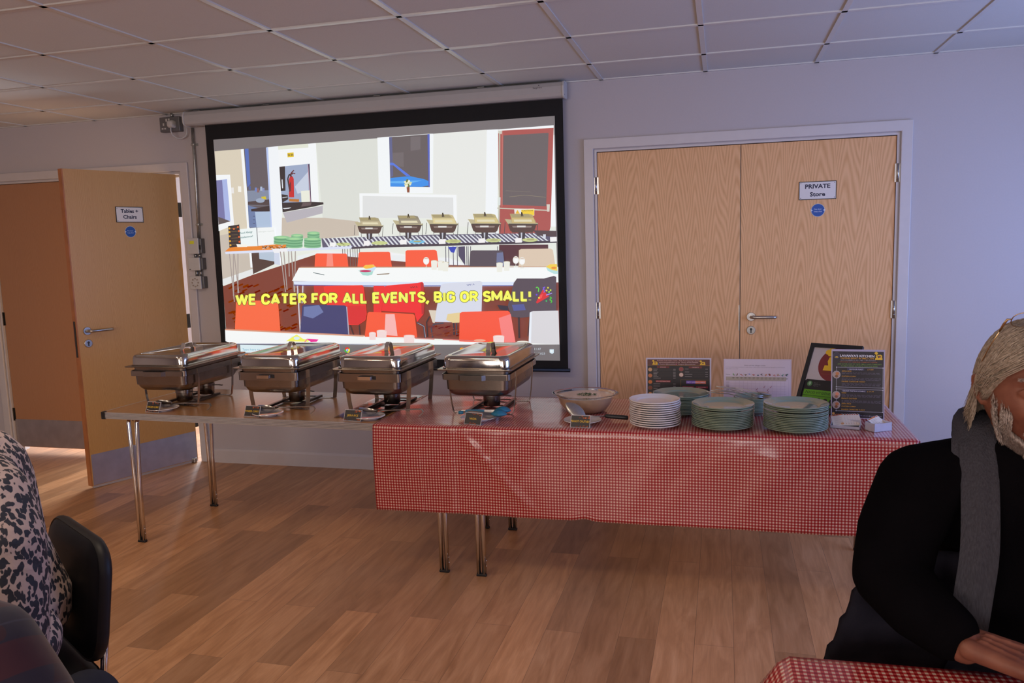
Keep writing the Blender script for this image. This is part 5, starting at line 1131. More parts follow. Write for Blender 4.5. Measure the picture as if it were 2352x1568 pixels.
def draw_port(p):
    D = (27, 18, 28); Y = (206, 150, 46); G = (150, 146, 160)
    p.rect(0, 0, 1, 1, (176, 166, 190)); p.rect(.022, .030, .978, .985, D); p.rect(.3, .03, .42, .3, (38, 30, 42))
    p.ell(.10, .092, .062, .047, (70, 66, 90), 28); p.ell(.10, .092, .056, .042, (44, 40, 62), 28); p.poly([(.065, .122), (.135, .122), (.118, .106), (.082, .106)], (220, 180, 50))
    p.text("LAVANYA'S KITCHEN", .165, .108, .805, .110, .032, (226, 222, 230), .03); potlogo(p, .885, .10, .085, .78)
    p.text('TASTING EVENT IN SMILE CAFE', .17, .140, .80, .140, .024, Y, .02); p.text('DATE: NOVEMBER 25, 2023 | TIME: 11 AM ONWARDS', .18, .165, .83, .165, .014, (150, 146, 156), .01); p.text('ORGANISED BY CAMBORNE COMMUNITY CENTRE', .16, .190, .86, .190, .013, (176, 96, 50), .01)
    p.text('JOIN US FOR A DAY OF TASTE, SMELLS, AND COMMUNITY', .12, .222, .94, .222, .018, (110, 150, 60), .01); p.text('TO ENJOY INDIAN AUTHENTIC FOOD AND MUSIC', .18, .250, .87, .250, .018, (110, 150, 60), .01)
    for (y0, y1) in ((.262, .548), (.578, .895)):
        p.line([(.10, y0), (.965, y0), (.965, y1), (.10, y1), (.10, y0)], .006, (176, 172, 186))
        for x, y in ((.10, y0), (.965, y0), (.965, y1), (.10, y1)): p.ell(x, y, .011, .008, (200, 196, 206), 12)
    p.rect(.30, .272, .62, .302, (56, 54, 84)); p.text('SAVOUR FEAST', .34, .298, .60, .298, .018, (196, 190, 206), .01); p.text('£ 9.99', .68, .298, .79, .298, .018, Y, .01)
    p.rect(.20, .588, .66, .616, (56, 54, 84)); p.text('GRAND TASTING COMBO', .22, .612, .64, .612, .018, (196, 190, 206), .01); p.text('£ 14.99', .68, .612, .80, .612, .018, Y, .01)
    for t_, y, w_ in (('JEERA RICE', .325, .18), ('CHICKEN CURRY', .400, .27), ('PANEER CAPSICUM CURRY', .475, .44), ('VADA', .640, .09), ('PEANUT CHUTNEY', .720, .29), ('JEERA RICE', .795, .18), ('CHICKEN CURRY', .835, .27), ('PANEER CAPSICUM CURRY', .880, .44)): p.text(t_, .20, y, .20 + w_, y, .018, Y, .012)
    rr = random.Random(2)
    for y in (.336, .350, .414, .430, .442, .490, .506, .520, .655, .668, .682, .738, .752, .765):
        x = .20
        while x < .90: L_ = rr.uniform(.03, .09); p.rect(x, y, min(.93, x + L_), y + .006, (92, 84, 102)); x += L_ + .015
    for y, c in ((.37, (196, 120, 60)), (.665, (216, 130, 96)), (.81, (180, 104, 60))): p.ell(.10, y, .075, .056, (190, 176, 184), 28); p.ell(.10, y, .070, .052, (170, 150, 140), 28); p.ell(.115, y - .015, .035, .024, c, 16); p.ell(.10, y + .024, .032, .02, tuple(int(v * .7) for v in c), 14)
    p.ell(.05, .935, .025, .019, (220, 160, 80), 20); p.text('www.lavanyaskitchen.co.uk', .09, .945, .46, .945, .014, (176, 96, 50), .01); p.ell(.53, .950, .02, .015, (70, 100, 190), 16); p.text('Facebook @lavanyaskitchen', .56, .960, .95, .960, .016, (170, 160, 180), .01)
sheet('menu_board', 'dark portrait menu headed in white, in a clear stand near the cloth corner', 'menu', (.557, -1.222, TZ + .0065), (.214, -.016), .16, .214, .300, draw_port, foot=.018)

# framed certificate leaning at the back
BLp = Vector((.412, -1.085, .709)); Wv = Vector((.208, -.109, -.000)); Lv = Vector((.091, .150, .288)); Nv = Wv.cross(Lv).normalized(); 
if Nv.y > 0: Nv = -Nv
def fpl(q, o_): return BLp + Wv * q[0] + Lv * q[1] + Nv * o_
t = thing('picture_frame', 'black framed food hygiene certificate leaning askew behind the portrait menu', 'picture frame')
b = MB(); fw, fh = .078, .055
for (u0, v0, u1, v1) in ((0, 0, fw, 1), (1 - fw, 0, 1, 1), (fw, 0, 1 - fw, fh), (fw, 1 - fh, 1 - fw, 1)):
    s = slab(fpl, u0, v0, u1, v1, -.012, .006); b.add(s.v, s.f)
b.build('frame', M['black'], t)
slab(fpl, fw, fh, 1 - fw, 1 - fh, -.010, -.002).build('backing_board', M['whitepl'], t)
p = Pic(lambda q: (fw + q[0] * (1 - 2 * fw), fh + (1 - q[1]) * (1 - 2 * fh)))
p.rect(0, 0, 1, 1, (196, 186, 190)); p.ell(.60, .27, .40, .28, (128, 44, 44), 40); potlogo(p, .60, .22, .34, .62); p.text("Lavanya's Kitchen", .30, .405, .92, .405, .045, (120, 70, 30), .0); p.text('Home Food, Taste of South', .32, .44, .90, .44, .02, (140, 84, 40))
p.poly([(0, .56), (.03, .535), (1, .535), (1, 1), (0, 1)], (22, 18, 22)); p.ell(.12, .605, .06, .045, (70, 120, 70), 20); p.ell(.12, .60, .03, .03, (150, 180, 150), 12)
for k, t_ in enumerate(('Food', 'Standards', 'Agency')): p.text(t_, .21, .595 + .024 * k, .21 + (.08, .16, .12)[k], .595 + .024 * k, .014, (120, 124, 120))
p.rect(.03, .700, 1, .965, (96, 168, 20)); p.text('FOOD HYGIENE RATING', .08, .765, .96, .765, .042, (22, 30, 14), .004); p.rect(.03, .793, 1, .799, (22, 40, 14))
for k in range(6): p.ell(.13 + .145 * k, .88, .058, .052, (18, 24, 16), 24); p.text(str(k), .115 + .145 * k, .90, .148 + .145 * k, .90, .045, (96, 168, 20) if k != 5 else (240, 240, 240), .01)
p.build('certificate', M['inkgloss'], lambda q, o_: fpl(q, -.0018 + o_), t, step=.00003)

# business-card holders
M['frost'] = simple('frosted_plastic', (.66, .63, .74), .3, Transmission_Weight=.35)
def holder(label, cx, cy, rz, wd, dp, hf, hb, cards, cl):
    t = thing('card_holder', label, 'card holder', (cx, cy, TZ + .007), rz); th = .002
    b = MB()
    # angled tray: front lip, two wedge sides, back, floor
    b.box(-wd / 2, wd / 2, -dp / 2, dp / 2, 0, th); b.box(-wd / 2, wd / 2, -dp / 2, -dp / 2 + th, 0, hf); b.box(-wd / 2, wd / 2, dp / 2 - th, dp / 2, 0, hb)
    for s in (-1, 1):
        x = s * (wd / 2 - th / 2); b.prism([(-dp / 2, 0), (dp / 2, 0), (dp / 2, hb), (-dp / 2, hf)], 0, x - th / 2, x + th / 2)
    b.build('tray', M['frost'], t, fix=False)
    rr = random.Random(label)
    for k in range(cards):
        o = (k - cards / 2) * .0105 if cards > 5 else k * .012
        c = thing('leaflet', (cl % (['leftmost', 'second', 'third', 'middle', 'fifth', 'sixth', 'rightmost'][k] if cards > 5 else ['left', 'middle', 'right'][k])), 'leaflet', group=None)
        ph = .30 + rr.uniform(-.03, .03); x0 = -.045 + .0095 * k if cards > 5 else -.012 + .016 * k
        Mx = Matrix.Translation((cx, cy, TZ + .007)) @ Matrix.Rotation(rz, 4, 'Z') @ Matrix.Translation((x0, -dp / 2 + .0055 + .0038 * k, .004)) @ Matrix.Rotation(-.95, 4, 'X') @ Matrix.Rotation(-ph, 4, 'Y')
        w2, h2 = .052, .068
        b = MB(); P = [(0, 0), (w2, 0), (w2, h2 - .005)] + [(w2 - w2 * q / 8, h2 - .004 + (.003 if q % 2 else -.001)) for q in range(9)] + [(0, h2 - .006)]
        V = [Mx @ Vector((x, d_, z)) for d_ in (0, .0006) for (x, z) in P]; n = len(P)
        b.add(V, [tuple(range(n)), tuple(range(n, 2 * n))[::-1]] + [(i, i + n, (i + 1) % n + n, (i + 1) % n) for i in range(n)]); b.build('leaflet_paper', M['whitepl'], c)
        p = Pic(); p.rect(.001, .001, w2 - .001, h2 - .009, (222, 206, 192)); p.poly([(.002, h2 - .009), (w2 - .002, h2 - .009), (w2 - .006, h2 - .003), (.004, h2 - .004)], (190, 90, 40))
        for q in range(6): p.ell(.006 + q * .008, h2 - .007, .003, .0022, rr.choice([(150, 40, 26), (216, 130, 60), (90, 50, 30)]), 8)
        for q in range(9): p.rect(.010, .008 + q * .0055, .010 + rr.uniform(.016, .034), .0092 + q * .0055, (170, 150, 140))
        p.ell(w2 - .014, .011, .006, .006, (206, 150, 100), 12)
        p.build('leaflet_print', M['ink'], lambda q, o_: Mx @ Vector((q[0], -.0003 - o_, q[1])), c)
holder('clear card holder filled with fanned leaflets before the portrait menu', .592, -1.408, -.25, .112, .050, .012, .030, 7, '%s food leaflet in the full card holder')
holder('nearly empty clear card holder at the right corner of the cloth', .712, -1.435, .55, .085, .055, .034, .034, 2, '%s food leaflet in the nearly empty card holder')
# ================================================================ people
def ellipsoid(b, c, r, R=None, n=20):
    vs = []; fs = []
    for j in range(n // 2 + 1):
        th = PI * j / (n // 2)
        for k in range(n): vs.append(Vector((r[0] * math.sin(th) * math.cos(2 * PI * k / n), r[1] * math.sin(th) * math.sin(2 * PI * k / n), r[2] * math.cos(th))))
    if R: vs = [R @ v for v in vs]
    vs = [v + Vector(c) for v in vs]
    for j in range(n // 2):
        for k in range(n): fs.append((j * n + k, j * n + (k + 1) % n, (j + 1) * n + (k + 1) % n, (j + 1) * n + k))
    b.add(vs, fs, True)
def capsule(b, p0, p1, r0, r1, n=18, sq=1.0, sdir=None):
    """tapered limb with round ends; sq flattens it along sdir"""
    p0, p1 = Vector(p0), Vector(p1); t = (p1 - p0).normalized()
    u = Vector(sdir) if sdir else (Vector((0, 0, 1)) if abs(t.z) < .9 else Vector((1, 0, 0)))
    u = (u - t * u.dot(t)).normalized(); q = t.cross(u); rings = []
    for k in range(5):
        a = PI / 2 * (1 - k / 4); rings.append((p0 - t * r0 * math.sin(a), max(r0 * math.cos(a), 1e-4)))
    for k in range(5):
        a = PI / 2 * k / 4; rings.append((p1 + t * r1 * math.sin(a), max(r1 * math.cos(a), 1e-4)))
    b.rings([[c + (u * math.cos(2 * PI * k / n) * sq + q * math.sin(2 * PI * k / n)) * r for k in range(n)] for c, r in rings])
def chain(b, pts, rs, **kw):
    for i in range(len(pts) - 1): capsule(b, pts[i], pts[i + 1], rs[i], rs[i + 1], **kw)
def fuse(b, name, mat, parent, voxel, smooth=4, label=None):
    """melt overlapping shapes into one continuous skin"""
    me = bpy.data.meshes.new(name); me.from_pydata([tuple(v) for v in b.v], [], b.f)
    bm = bmesh.new(); bm.from_mesh(me); bmesh.ops.remove_doubles(bm, verts=bm.verts, dist=1e-5); bmesh.ops.recalc_face_normals(bm, faces=bm.faces); bm.to_mesh(me); bm.free()
    o = bpy.data.objects.new(name, me); COL.objects.link(o)
    r = o.modifiers.new('r', 'REMESH'); r.mode = 'VOXEL'; r.voxel_size = voxel
    s = o.modifiers.new('s', 'SMOOTH'); s.iterations = smooth; s.factor = .5
    dg = bpy.context.evaluated_depsgraph_get(); m2 = bpy.data.meshes.new_from_object(o.evaluated_get(dg)); o.modifiers.clear(); o.data = m2
    m2.polygons.foreach_set('use_smooth', [True] * len(m2.polygons)); m2.materials.clear(); m2.materials.append(mat)
    if parent: o.parent = parent
    if label: o['label'] = label
    return o
def skin_mat():
    t = NT('weathered_skin'); n1 = t.noise(t.coord(), 22, 4); n2 = t.noise(t.coord(), 160, 2)
    t.set(t.ramp(n1, [(.3, (.15, .046, .027)), (.7, (.24, .088, .052))]), .5, Subsurface_Weight=.12, Subsurface_Scale=.01)
    t.b.inputs['Subsurface Radius'].default_value = (1, .35, .2); t.bump(n2, .25, .0012); return t.m
M['skin'] = skin_mat()
M['skin2'] = simple('fair_skin', (.30, .15, .10), .5, var=.06)
def knit(name, col, k=.25, scale=(1, 1, 1)):
    t = NT(name); n1 = t.noise(t.coord('Object', scale), 9, 4, .5); n2 = t.noise(t.coord('Object', scale), 500, 2)
    t.set(t.ramp(n1, [(.3, tuple(x * .8 for x in col)), (.7, tuple(x * 1.2 for x in col))]), .97, Specular_IOR_Level=.02)
    mixh = t.math('ADD', t.math('MULTIPLY', n1, 3), t.math('MULTIPLY', n2, .3)); t.bump(mixh, k, .01); return t.m
M['blackwool'] = knit('black_wool', (.003, .0026, .0034), .15); M['greyscarf'] = knit('grey_scarf_wool', (.058, .056, .068), .5, (40, 40, 2)); M['padded'] = knit('dark_padded_nylon', (.016, .015, .022), .2)
M['denim'] = knit('dark_trousers', (.03, .032, .045))
def hairmat(name, a, b_):
    t = NT(name); n1 = t.noise(t.coord('Object', (60, 60, 60)), 3, 3); t.set(t.ramp(n1, [(.3, a), (.7, b_)]), .42, Specular_IOR_Level=.4); return t.m
M['hair'] = hairmat('grey_blond_hair', (.22, .165, .12), (.42, .34, .27)); M['beard'] = hairmat('white_beard', (.30, .22, .18), (.55, .47, .43)); M['darkhair'] = hairmat('dark_brown_hair', (.02, .012, .008), (.05, .03, .02))

# ---- seated man with white beard at the near table
man = thing('person', 'older man with white beard in black jumper and grey scarf, seated at near table', 'person', (.70, -3.02, .0))
MO = Vector(man.location)
def ml(*p): return Vector(p) - MO                     # world -> man's own frame
HC = Vector((.672, -3.150, 1.190)); HR = Matrix.Rotation(.10, 3, 'Z') @ Matrix.Rotation(.06, 3, 'X')
def hp(x, y, z): return HC + HR @ Vector((x, y, z)) - MO
def g_(x, s): return math.exp(-(x / s) ** 2)
def head_mesh(b, place, k=1.0, smile=1):
    n, mN = 72, 60; rows = []
    for j in range(mN + 1):
        th = PI * j / mN; row = []
        for i in range(n):
            ph = 2 * PI * i / n
            X, Y, Zz = math.sin(th) * math.sin(ph), -math.sin(th) * math.cos(ph), math.cos(th)
            x, y, z = X * .077, Y * .096, Zz * .118
            if z < -.02: f = 1 - .36 * min(1, (-.02 - z) / .098) ** 1.4; x *= f
            if y > 0: z2 = max(0, -.03 - z); y *= 1 - 3.2 * z2; y = max(y, 0)
            if y < 0:
                fr = min(1, -y / .05)
                ax = abs(x)
                d = 0
                d += .0235 * g_(ax, .0085 + .006 * max(0, min(1, (.02 - z) / .05))) * max(0, min(1, (.030 - z) / .055)) * (1 if z > -.036 else max(0, 1 - (-.036 - z) / .008))      # nose
                d += .008 * g_(ax - .012, .007) * g_(z + .030, .008)                                                             # nostril wings
                d += .006 * g_(z - .040, .010) * g_(ax - .028, .026)                                                             # brow
                d -= .013 * g_(ax - .032, .017) * g_(z - .018, .013)                                                             # eye socket
                d += .008 * smile * g_(ax - .042, .020) * g_(z + .022, .018)                                                     # cheek
                d -= .004 * g_(ax - .034, .006) * g_(z + .048, .018)                                                             # smile fold
                d += .006 * g_(z + .056, .006) * g_(ax, .026) + .007 * g_(z + .070, .006) * g_(ax, .022) - .004 * g_(z + .063, .0028) * g_(ax, .030)
                d += .011 * g_(z + .096, .018) * g_(ax, .024)                                                                    # chin
                y -= d * fr
            row.append(place(x * k, y * k, z * k))
        rows.append(row)
    V = [v for r in rows for v in r]; F = []
    for j in range(mN):
        for i in range(n): F.append((j * n + i, j * n + (i + 1) % n, (j + 1) * n + (i + 1) % n, (j + 1) * n + i))
    b.add(V, F, True)
def ear(b, place, s):
    P = [(s * .076, .004, .022), (s * .086, .012, .032), (s * .091, .024, .026), (s * .089, .026, .006), (s * .084, .018, -.012), (s * .079, .006, -.022), (s * .077, .0, -.018)]
    P = [place(*p) for p in P]; chain(b, P, [.005, .005, .0052, .005, .0052, .0062, .005], n=10)
    ellipsoid(b, place(s * .080, .012, .006), (.005, .014, .022), n=12)
bm_ = MB(); head_mesh(bm_, hp)
for s in (-1, 1):
    ear(bm_, hp, s)
    # lids around the eye
    P = [hp(s * (.032 + dx), -.0785 - dy, .018 + dz) for dx, dy, dz in ((-.018, -.003, 0), (-.009, .004, .0056), (0, .0062, .0070), (.009, .004, .0056), (.018, -.005, -.001))]; chain(bm_, P, [.0030, .0040, .0042, .0040, .0028], n=8)
    P = [hp(s * (.032 + dx), -.0775 - dy, .018 + dz) for dx, dy, dz in ((-.018, -.003, 0), (-.009, .004, -.0056), (0, .0058, -.0076), (.009, .0036, -.0064), (.018, -.005, -.002))]; chain(bm_, P, [.0030, .0038, .0042, .0038, .0028], n=8)
# neck, trunk, arms
nb = (.685, -3.095, 1.03)
chain(bm_, [ml(.675, -3.13, 1.125), ml(*nb)], [.060, .066])
chain(bm_, [ml(.69, -3.085, .98), ml(.70, -3.06, .76), ml(.70, -3.01, .60)], [.115, .125, .130])
RS, RE, RW = (.492, -3.125, .985), (.425, -3.205, .822), (.520, -3.362, .764)
LS, LE, LW = (.905, -3.10, .985), (1.00, -3.20, .80), (.86, -3.42, .756)
chain(bm_, [ml(.62, -3.09, 1.0), ml(*RS), ml(*RE), ml(*RW)], [.055, .050, .042, .033])
chain(bm_, [ml(.76, -3.09, 1.0), ml(*LS), ml(*LE), ml(*LW)], [.055, .050, .040, .027])
def hand(b, W, d_, up, side, s, curl=.5, k=1.0):
    """W wrist, d_ pointing to the knuckles, side = towards the little finger"""
    W = Vector(W); d_ = Vector(d_).normalized(); side = Vector(side); side = (side - d_ * side.dot(d_)).normalized(); up = Vector(up); up = (up - d_ * up.dot(d_) - side * up.dot(side)).normalized()
    a = lambda x, y, z: W + (d_ * x + side * y + up * z) * k - MO
    for y0, y1 in ((-.020, -.032), (-.008, -.011), (.006, .011), (.018, .030)): capsule(b, a(.0, y0, 0), a(.088, y1, .003), .019, .0125, n=12)
    for y, L, c0 in ((-.032, .072, curl), (-.011, .080, curl * .9), (.011, .075, curl), (.030, .060, curl * 1.1)):
        p = [a(.088, y, .002)]; ang_ = .2; q = Vector((.088, y, .002)); segs = (L * .45, L * .32, L * .25)
        for sg in segs:
            ang_ += c0 * .75; q = q + Vector((math.cos(ang_) * sg, y * .04, -math.sin(ang_) * sg)); p.append(a(*q))
        chain(b, p, [.0105, .0095, .0088, .0075], n=10)
    chain(b, [a(.018, -.024, -.004), a(.045, -.048, -.010), a(.076, -.056, -.016), a(.100, -.050, -.020)], [.015, .012, .0105, .008], n=10)
    for y in (-.02, 0, .018): capsule(b, a(.01, y * .6, .016), a(.08, y * 1.2, .0125), .003, .0025, n=8)
hand(bm_, (.533, -3.370, .770), (.80, -.50, -.08), (0, 0, 1), (-.45, -.8, 0), 1, .55, 1.3)
hand(bm_, (.85, -3.43, .766), (-.62, -.62, -.05), (0, 0, 1), (.6, -.6, 0), -1, .6)
# thighs and shins
for x in (.61, .80): chain(bm_, [ml(x, -3.02, .545), ml(x + (-.03 if x < .7 else .03), -3.44, .53), ml(x + (-.04 if x < .7 else .04), -3.48, .09), ml(x + (-.04 if x < .7 else .04), -3.60, .05)], [.085, .060, .042, .036])
body = fuse(bm_, 'body', M['skin'], man, .0032, 3)
# eyes
M['eyewhite'] = simple('eye_white', (.50, .44, .42), .2); M['iris'] = simple('blue_grey_iris', (.03, .04, .06), .15)
for s in (-1, 1):
    b = MB(); ellipsoid(b, hp(s * .032, -.0735, .0175), (.0118,) * 3, n=24); e = b.build('eye', M['eyewhite'], man)
    b = MB(); ellipsoid(b, hp(s * .033, -.0804, .0170), (.0054, .0055, .0054), n=16); b.build('iris', M['iris'], e)
# clothes
j = MB()
chain(j, [ml(.688, -3.075, .985), ml(.70, -3.055, .76), ml(.70, -3.02, .61)], [.150, .158, .158], n=28)
ellipsoid(j, ml(.585, -3.085, .955), (.120, .105, .105)); ellipsoid(j, ml(.80, -3.08, .955), (.120, .105, .105))
chain(j, [ml(.63, -3.085, 1.005), ml(*RS), ml(.445, -3.165, .90), ml(*RE), ml(.458, -3.285, .795), ml(.497, -3.338, .778)], [.085, .086, .078, .073, .064, .054], n=24)
chain(j, [ml(.76, -3.085, 1.005), ml(*LS), ml(*LE), ml(.92, -3.33, .78), ml(.87, -3.40, .765)], [.085, .086, .072, .058, .046], n=24)
chain(j, [ml(.602, -3.09, 1.045), ml(.64, -3.10, 1.065)], [.04, .04]); 
jm = fuse(j, 'jumper', M['blackwool'], man, .007, 5)
c = MB(); P = []
for k in range(25):
    a = 2 * PI * k / 24; P.append(ml(.682 + .083 * math.cos(a), -3.105 + .080 * math.sin(a), 1.062 + .030 * math.sin(a) - .018 * (math.sin(a) < 0) * abs(math.sin(a))))
c.tube(P, .024, 12, cap=False); ellipsoid(c, ml(.592, -3.085, 1.085), (.036, .040, .030)); fuse(c, 'collar', M['blackwool'], man, .006, 3)
t_ = MB()
for x in (.61, .80): chain(t_, [ml(x, -3.0, .555), ml(x + (-.03 if x < .7 else .03), -3.44, .53), ml(x + (-.04 if x < .7 else .04), -3.48, .12)], [.10, .078, .062], n=20)
ellipsoid(t_, ml(.70, -3.0, .545), (.18, .13, .085)); fuse(t_, 'trousers', M['denim'], man, .009, 3)
for x in (.57, .84):
    s_ = MB(); capsule(s_, ml(x, -3.46, .05), ml(x, -3.64, .042), .05, .042, sq=.9); o = fuse(s_, 'shoe', M['black'], man, .006, 3)
# scarf: two flat folds round the neck, one long tail hanging in front
def ribbon(b, path, wds, th, ndir, wave=.0):
    P = [Vector(p) for p in path]; rr_ = []
    for i, p in enumerate(P):
        t = (P[min(i + 1, len(P) - 1)] - P[max(i - 1, 0)]).normalized(); nn = Vector(ndir[i] if isinstance(ndir, list) else ndir); nn = (nn - t * nn.dot(t)).normalized(); s = t.cross(nn).normalized(); ring = []
        m_ = 13
        for k in range(m_): u = -1 + 2 * k / (m_ - 1); ring.append(p + s * u * wds[i] / 2 + nn * (th / 2 * math.sqrt(max(0, 1 - u ** 4)) + wave * math.cos(u * 5)))
        for k in range(m_ - 2, 0, -1): u = -1 + 2 * k / (m_ - 1); ring.append(p + s * u * wds[i] / 2 + nn * (-th / 2 * math.sqrt(max(0, 1 - u ** 4)) + wave * math.cos(u * 5)))
        rr_.append(ring)
    b.rings(rr_)
def densify(P, n=4):
    P = [Vector(p) for p in P]; out = []
    for i in range(len(P) - 1):
        p0, p1, p2, p3 = P[max(i - 1, 0)], P[i], P[i + 1], P[min(i + 2, len(P) - 1)]
        for k in range(n):
            t = k / n; out.append(.5 * ((2 * p1) + (p2 - p0) * t + (2 * p0 - 5 * p1 + 4 * p2 - p3) * t * t + (3 * p1 - p0 - 3 * p2 + p3) * t ** 3))
    out.append(P[-1]); return out
SP = densify([ml(.66, -3.02, 1.115), ml(.608, -3.075, 1.125), ml(.588, -3.15, 1.085), ml(.580, -3.205, 1.00), ml(.572, -3.245, .90), ml(.560, -3.262, .82), ml(.548, -3.275, .745)], 4)
wd_ = [.05 + .016 * min(1, i / 8) for i in range(len(SP))]
nd_ = [(-.55, -.75, .35)] * 8 + [(-.15, -.98, .1)] * (len(SP) - 8)
b = MB(); ribbon(b, SP, wd_, .014, nd_, .0025); b.build('scarf', M['greyscarf'], man, auto=60)
b = MB(); P2 = [p + Vector((-.020, .010, -.002)) for p in SP[2:12]]; ribbon(b, P2, [.05] * len(P2), .012, nd_[2:12], .002); b.build('scarf_fold', M['greyscarf'], man, auto=60)
b = MB(); SP2 = densify([ml(.66, -3.02, 1.115), ml(.73, -3.01, 1.115), ml(.775, -3.09, 1.10), ml(.79, -3.20, 1.02), ml(.80, -3.25, .90), ml(.81, -3.27, .80)], 4); ribbon(b, SP2, [.06] * len(SP2), .014, [(.5, -.6, .4)] * 6 + [(.1, -1, .1)] * (len(SP2) - 6), .002); b.build('scarf_tail', M['greyscarf'], man, auto=60)
# quilted coat panel behind the elbow
q = MB(); nr, nc = 20, 14; V = []
for r_ in range(nr + 1):
    a = r_ / nr
    for c_ in range(nc + 1):
        u = c_ / nc; x = .400 - .115 * a ** 1.1 + u * .22; y = -3.17 - .03 * a + .02 * math.sin(u * 3) ; z = .86 - .30 * a
        puff = .010 * abs(math.sin(a * PI * 5)) + .006 * abs(math.sin(u * PI * 3)); V.append(ml(x - .004 * abs(math.sin(a * PI * 5)), y - puff, z))
q.add(V, [(r_ * (nc + 1) + c_, r_ * (nc + 1) + c_ + 1, (r_ + 1) * (nc + 1) + c_ + 1, (r_ + 1) * (nc + 1) + c_) for r_ in range(nr) for c_ in range(nc)], True)
o = q.build('quilted_coat', M['padded'], man); s = o.modifiers.new('s', 'SOLIDIFY'); s.thickness = .03
o['label'] = 'dark quilted coat hem'

# hair: cap shell plus combed strands; beard and moustache clumps
def strand(b, P, r0, n=5):
    L_ = len(P) - 1; b.tube(P, [r0 * (1 - .85 * (i / L_) ** 2) for i in range(L_ + 1)], n)
rg = random.Random(21); b = MB()
def skull(th, ph, off):
    """th from the crown, ph=0 at the face, growing to the man's left"""
    x, y, z = .077 * math.sin(th) * math.sin(ph), -.096 * math.sin(th) * math.cos(ph), .118 * math.cos(th); k = 1 + off / .095
    return (x * k, y * k, z * k)
V = []; n1, n2 = 22, 48
for j_ in range(n1 + 1):
    for i in range(n2):
        ph = 2 * PI * i / n2 - PI; fr = abs(ph) / PI
        lim = .80 + .62 * min(1, max(0, (fr - .20)) / .28) + .45 * min(1, max(0, (fr - .52)) / .1); th = lim * j_ / n1
        V.append(hp(*skull(th, ph, .012 - .010 * max(0, j_ / n1 - .8) / .2)))
b.add(V, [(j_ * n2 + i, j_ * n2 + (i + 1) % n2, (j_ + 1) * n2 + (i + 1) % n2, (j_ + 1) * n2 + i) for j_ in range(n1) for i in range(n2)], True)
for k in range(3400):
    ph0 = rg.uniform(-PI, PI); sg = 1 if ph0 > 0 else -1; ap = abs(ph0)
    th0 = rg.uniform(.05, .95) if ap > .9 else rg.uniform(.15, .78)
    P = []; L_ = rg.uniform(.8, 1.25); off0 = rg.uniform(.009, .018); cap = 1.42 + .5 * min(1, max(0, (ap - 1.45) / .5)) + rg.uniform(-.1, .1)
    for i in range(8):
        a = i / 7; aph = ap + (PI * .62 - ap) * min(1, a * (1.1 if ap < 1.5 else .35)) if ap < 2.0 else ap + .1 * a
        th = th0 + a * L_ * (1.25 if ap > .9 else .95); th = min(th, cap)
        x, y, z = skull(th, sg * aph, off0 + .004 * math.sin(a * 6 + k))
        if a > .6 and th > 1.7: z -= .030 * (a - .6) * 2; x += sg * .018 * (a - .6) * 2; y += .010 * (a - .6)
        P.append(hp(x, y, z))
    strand(b, P, rg.uniform(.0008, .0015), 4)
for k in range(1100):                       # wavy ends at the nape, flicking out
    ph = rg.choice((-1, 1)) * rg.uniform(1.78, 3.1); sg = 1 if ph > 0 else -1; P = []
    z0_ = rg.uniform(-.015, .03); 
    for i in range(7):
        a = i / 6; r_ = 1.13 + .02 * math.sin(a * 5 + k) + .24 * max(0, a - .55) * rg.uniform(.8, 1.2)
        P.append(hp(.077 * math.sin(ph) * r_, -.096 * math.cos(ph) * r_ * (.97), z0_ - .074 * a + .006 * math.sin(a * 7 + k)))
    strand(b, P, rg.uniform(.0008, .0015), 4)
for s in (-1, 1):
    for k in range(330):                    # swept lock over the temple
        P = []; o_ = rg.uniform(-.012, .012); o2 = rg.uniform(-.006, .008)
        for i in range(7):
            a = i / 6; P.append(hp(s * (.052 + .032 * a ** .7 + o2 * .4 + .004 * math.sin(a * 4 + k)), -.055 + .052 * a + o_ * .6, .075 - .078 * a + o_))
        strand(b, P, .0012, 4)
b.build('hair', M['hair'], man)
b = MB(); rg = random.Random(4)
def face_y(x, z): return -.096 * math.sqrt(max(.02, 1 - (z / .122) ** 2 - (x / .082) ** 2))
for k in range(7000):
    u = rg.uniform(-1, 1); ax = abs(u)
    zc = -.055 - .055 * (1 - ax ** 2.2); z = zc + rg.uniform(-.012, .022) * (1 if ax < .8 else .7)
    if ax > .72: z = rg.uniform(-.09, -.03 + .12 * (ax - .72)) * (1 - (ax - .72) * .6) + rg.uniform(-.01, .01)
    f = 1 - .36 * min(1, max(0, (-.02 - z) / .098)) ** 1.4; x = u * .076 * f * 1.01
    y = face_y(x / f, z) if ax < .90 else -.030 + rg.uniform(-.008, .006)
    if z < -.078 and ax < .4: y -= .010
    L_ = .010 + .012 * (1 - ax); P = [hp(x, y + .002, z), hp(x * 1.02, y - .005, z - L_ * .5), hp(x * 1.02, y - .006 + .004, z - L_)]
    strand(b, P, rg.uniform(.0004, .0008), 3)
b.build('beard', M['beard'], man)
b = MB()
for k in range(900):
    s = rg.choice((-1, 1)); a0 = rg.random() * .034; x = s * a0; z = -.043 + rg.uniform(-.004, .004) - .10 * max(0, a0 - .012) ; y = face_y(x, z) - .010
    P = [hp(x, y, z), hp(x + s * .006, y - .0035, z - .006), hp(x + s * .011, y - .0015, z - .013)]
    strand(b, P, .0010, 4)
b.build('moustache', M['beard'], man)
b = MB()
for k in range(300):
    s = rg.choice((-1, 1)); a0 = rg.random(); x = s * (.014 + .036 * a0); z = .038 + .005 * math.sin(a0 * 2.6) + rg.uniform(-.003, .003); y = face_y(x, z) - .006
    strand(b, [hp(x, y, z), hp(x + s * .007, y - .003, z + .002)], .0006, 4)
b.build('eyebrows', M['beard'], man)
